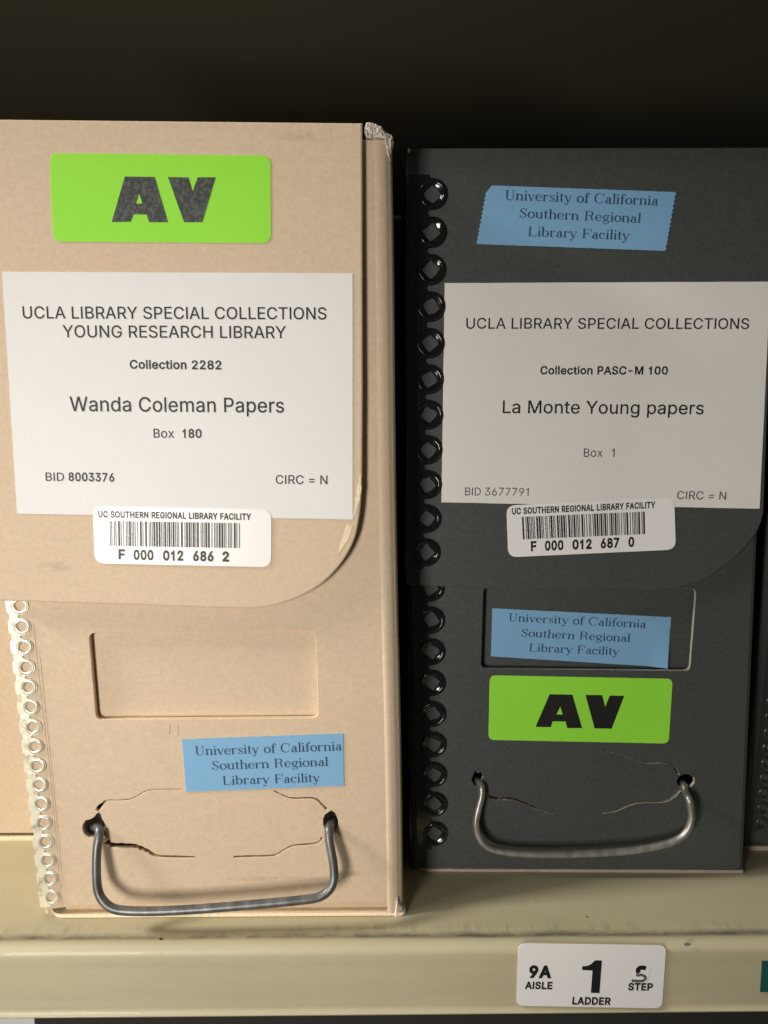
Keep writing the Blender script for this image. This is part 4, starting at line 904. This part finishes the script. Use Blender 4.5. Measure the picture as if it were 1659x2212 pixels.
eyelets([ring_mesh('eyelet', [(.0015, -.0001, .35), (.0016, .0003, .3), (.0019, .0005, .2), (.0023, .0004, 0), (.0026, 0, 0)], m_dstrip)], pr, mp, n_, pit, .0004, sr, .4)

# lower shelf: top of a dark box whose white label just enters the picture
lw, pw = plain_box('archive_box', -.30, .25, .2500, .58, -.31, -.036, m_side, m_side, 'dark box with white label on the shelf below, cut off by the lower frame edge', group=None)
x1 = pw.uv(74, 2203)
plate('paper_label', pw, [(x1[0]-.09, -.14), (x1[0]+.0012, -.14), (x1[0], x1[1]+.010), (x1[0]-.09, x1[1]+.010)], m_paper, lw, .00015, lift=.00003, bevel=.00004)

# ================================================================== labels on the shelf lip
pS = Plane((0, YF-.0002, 0), (0, -1, 0))
sg = plate('location_sign', pS, rounded(ccw(uvs(pS, C8([(590, 667), (1223, 677), (1204, 946), (580, 935)]))), .0026), m_gloss, shelf, .00018, lift=0, bevel=.00005)
zz = .00018
one = uvs(pS, CS([(690, 292), (742, 286), (778, 268), (805, 240), (824, 235), (875, 237), (852, 541), (772, 538), (787, 330), (690, 325)]))
decal('printed_numeral', pS, [one], m_black, sg, zz)
lettering('printed_text', pS, texts(CS, [('9A', (192, 400), (402, 403), 118, 'sans', 44), ('AISLE', (156, 503), (411, 506), 70, 'sans', 33), ('LADDER', (597, 648), (956, 653), 72, 'sans', 33), ('STEP', (1116, 516), (1346, 518), 70, 'sans', 33)]), m_black, sg, zz)
f5 = lambda pts, wd: ribbon([(p.x, p.y) for p in smooth_path([V(t) for t in uvs(pS, CS(pts))], 4)], wd)
decal('peeled_patch', pS, [rounded(ccw(uvs(pS, CS([(1140, 345), (1200, 310), (1290, 285), (1326, 300), (1322, 345), (1290, 440), (1150, 440)]))), .0006)], mat('peeled_white_paper', (.88, .87, .85), .8), sg, zz)
decal('printed_numeral', pS, [f5([(1214, 350), (1212, 322), (1236, 303), (1286, 308)], .0016)], m_black, sg, zz+.00004)
decal('pencilled_numeral', pS, [f5([(1215, 350), (1205, 375), (1240, 370), (1275, 385), (1276, 410), (1240, 428), (1150, 424)], .0010)], mat('grey_marker', (.12, .12, .125), .5), sg, zz+.00005)
plate('green_marker_sticker', pS, [pS.uv(*p) for p in C8([(1624, 877), (1700, 876), (1706, 742), (1632, 745)])], m_dgreen, shelf, .00015, lift=0, bevel=.00004)

pF = Plane((0, .25, 0), (0, 0, 1))
CF = crop(1560, 3380, 1100/1659)
m_ghost = mat('scratched_paint', (.58, .53, .37), .5)
m_chip = mat('dark_chip', (.03, .03, .028), .7); m_smear = mat('green_smear', (.16, .25, .19), .6)
g_ = lambda pts, wd=.00035: ribbon([tuple(p) for p in uvs(pF, CF(pts))], wd)
decal('scratched_letter', pF, [g_([(205, 238), (205, 305)]), g_([(290, 232), (288, 305)]), ], m_ghost, shelf, .00001)
decal('scratched_letter', pF, [g_([(207, 268), (287, 266)], .0003)], m_ghost, shelf, .00003)
decal('scratched_letter', pF, [g_([(348, 212), (350, 305)]), g_([(352, 213), (425, 212)]), g_([(353, 256), (420, 255)]), g_([(353, 304), (425, 302)])], m_ghost, shelf, .00001)
decal('scratched_letter', pF, [g_([(535, 215), (588, 300)])], m_ghost, shelf, .00001)
decal('scratched_letter', pF, [g_([(632, 225), (690, 302)])], m_ghost, shelf, .00001)
decal('scratched_letter', pF, [g_([(800, 240), (818, 300)])], m_ghost, shelf, .00001)
decal('paint_chip', pF, [uvs(pF, blob(1135, 348, 7, 3, .3, 2, CF))], m_chip, shelf, .00001)
decal('paint_chip', pF, [uvs(pF, blob(657, 621, 9, 6, .5, 5, C7))], m_chip, shelf, .00001)
decal('paint_smear', pS, [uvs(pS, [(x, y+1) for x, y in blob(1312, 668, 18, 7, .6, 8, C8)])], m_smear, shelf, .00025)
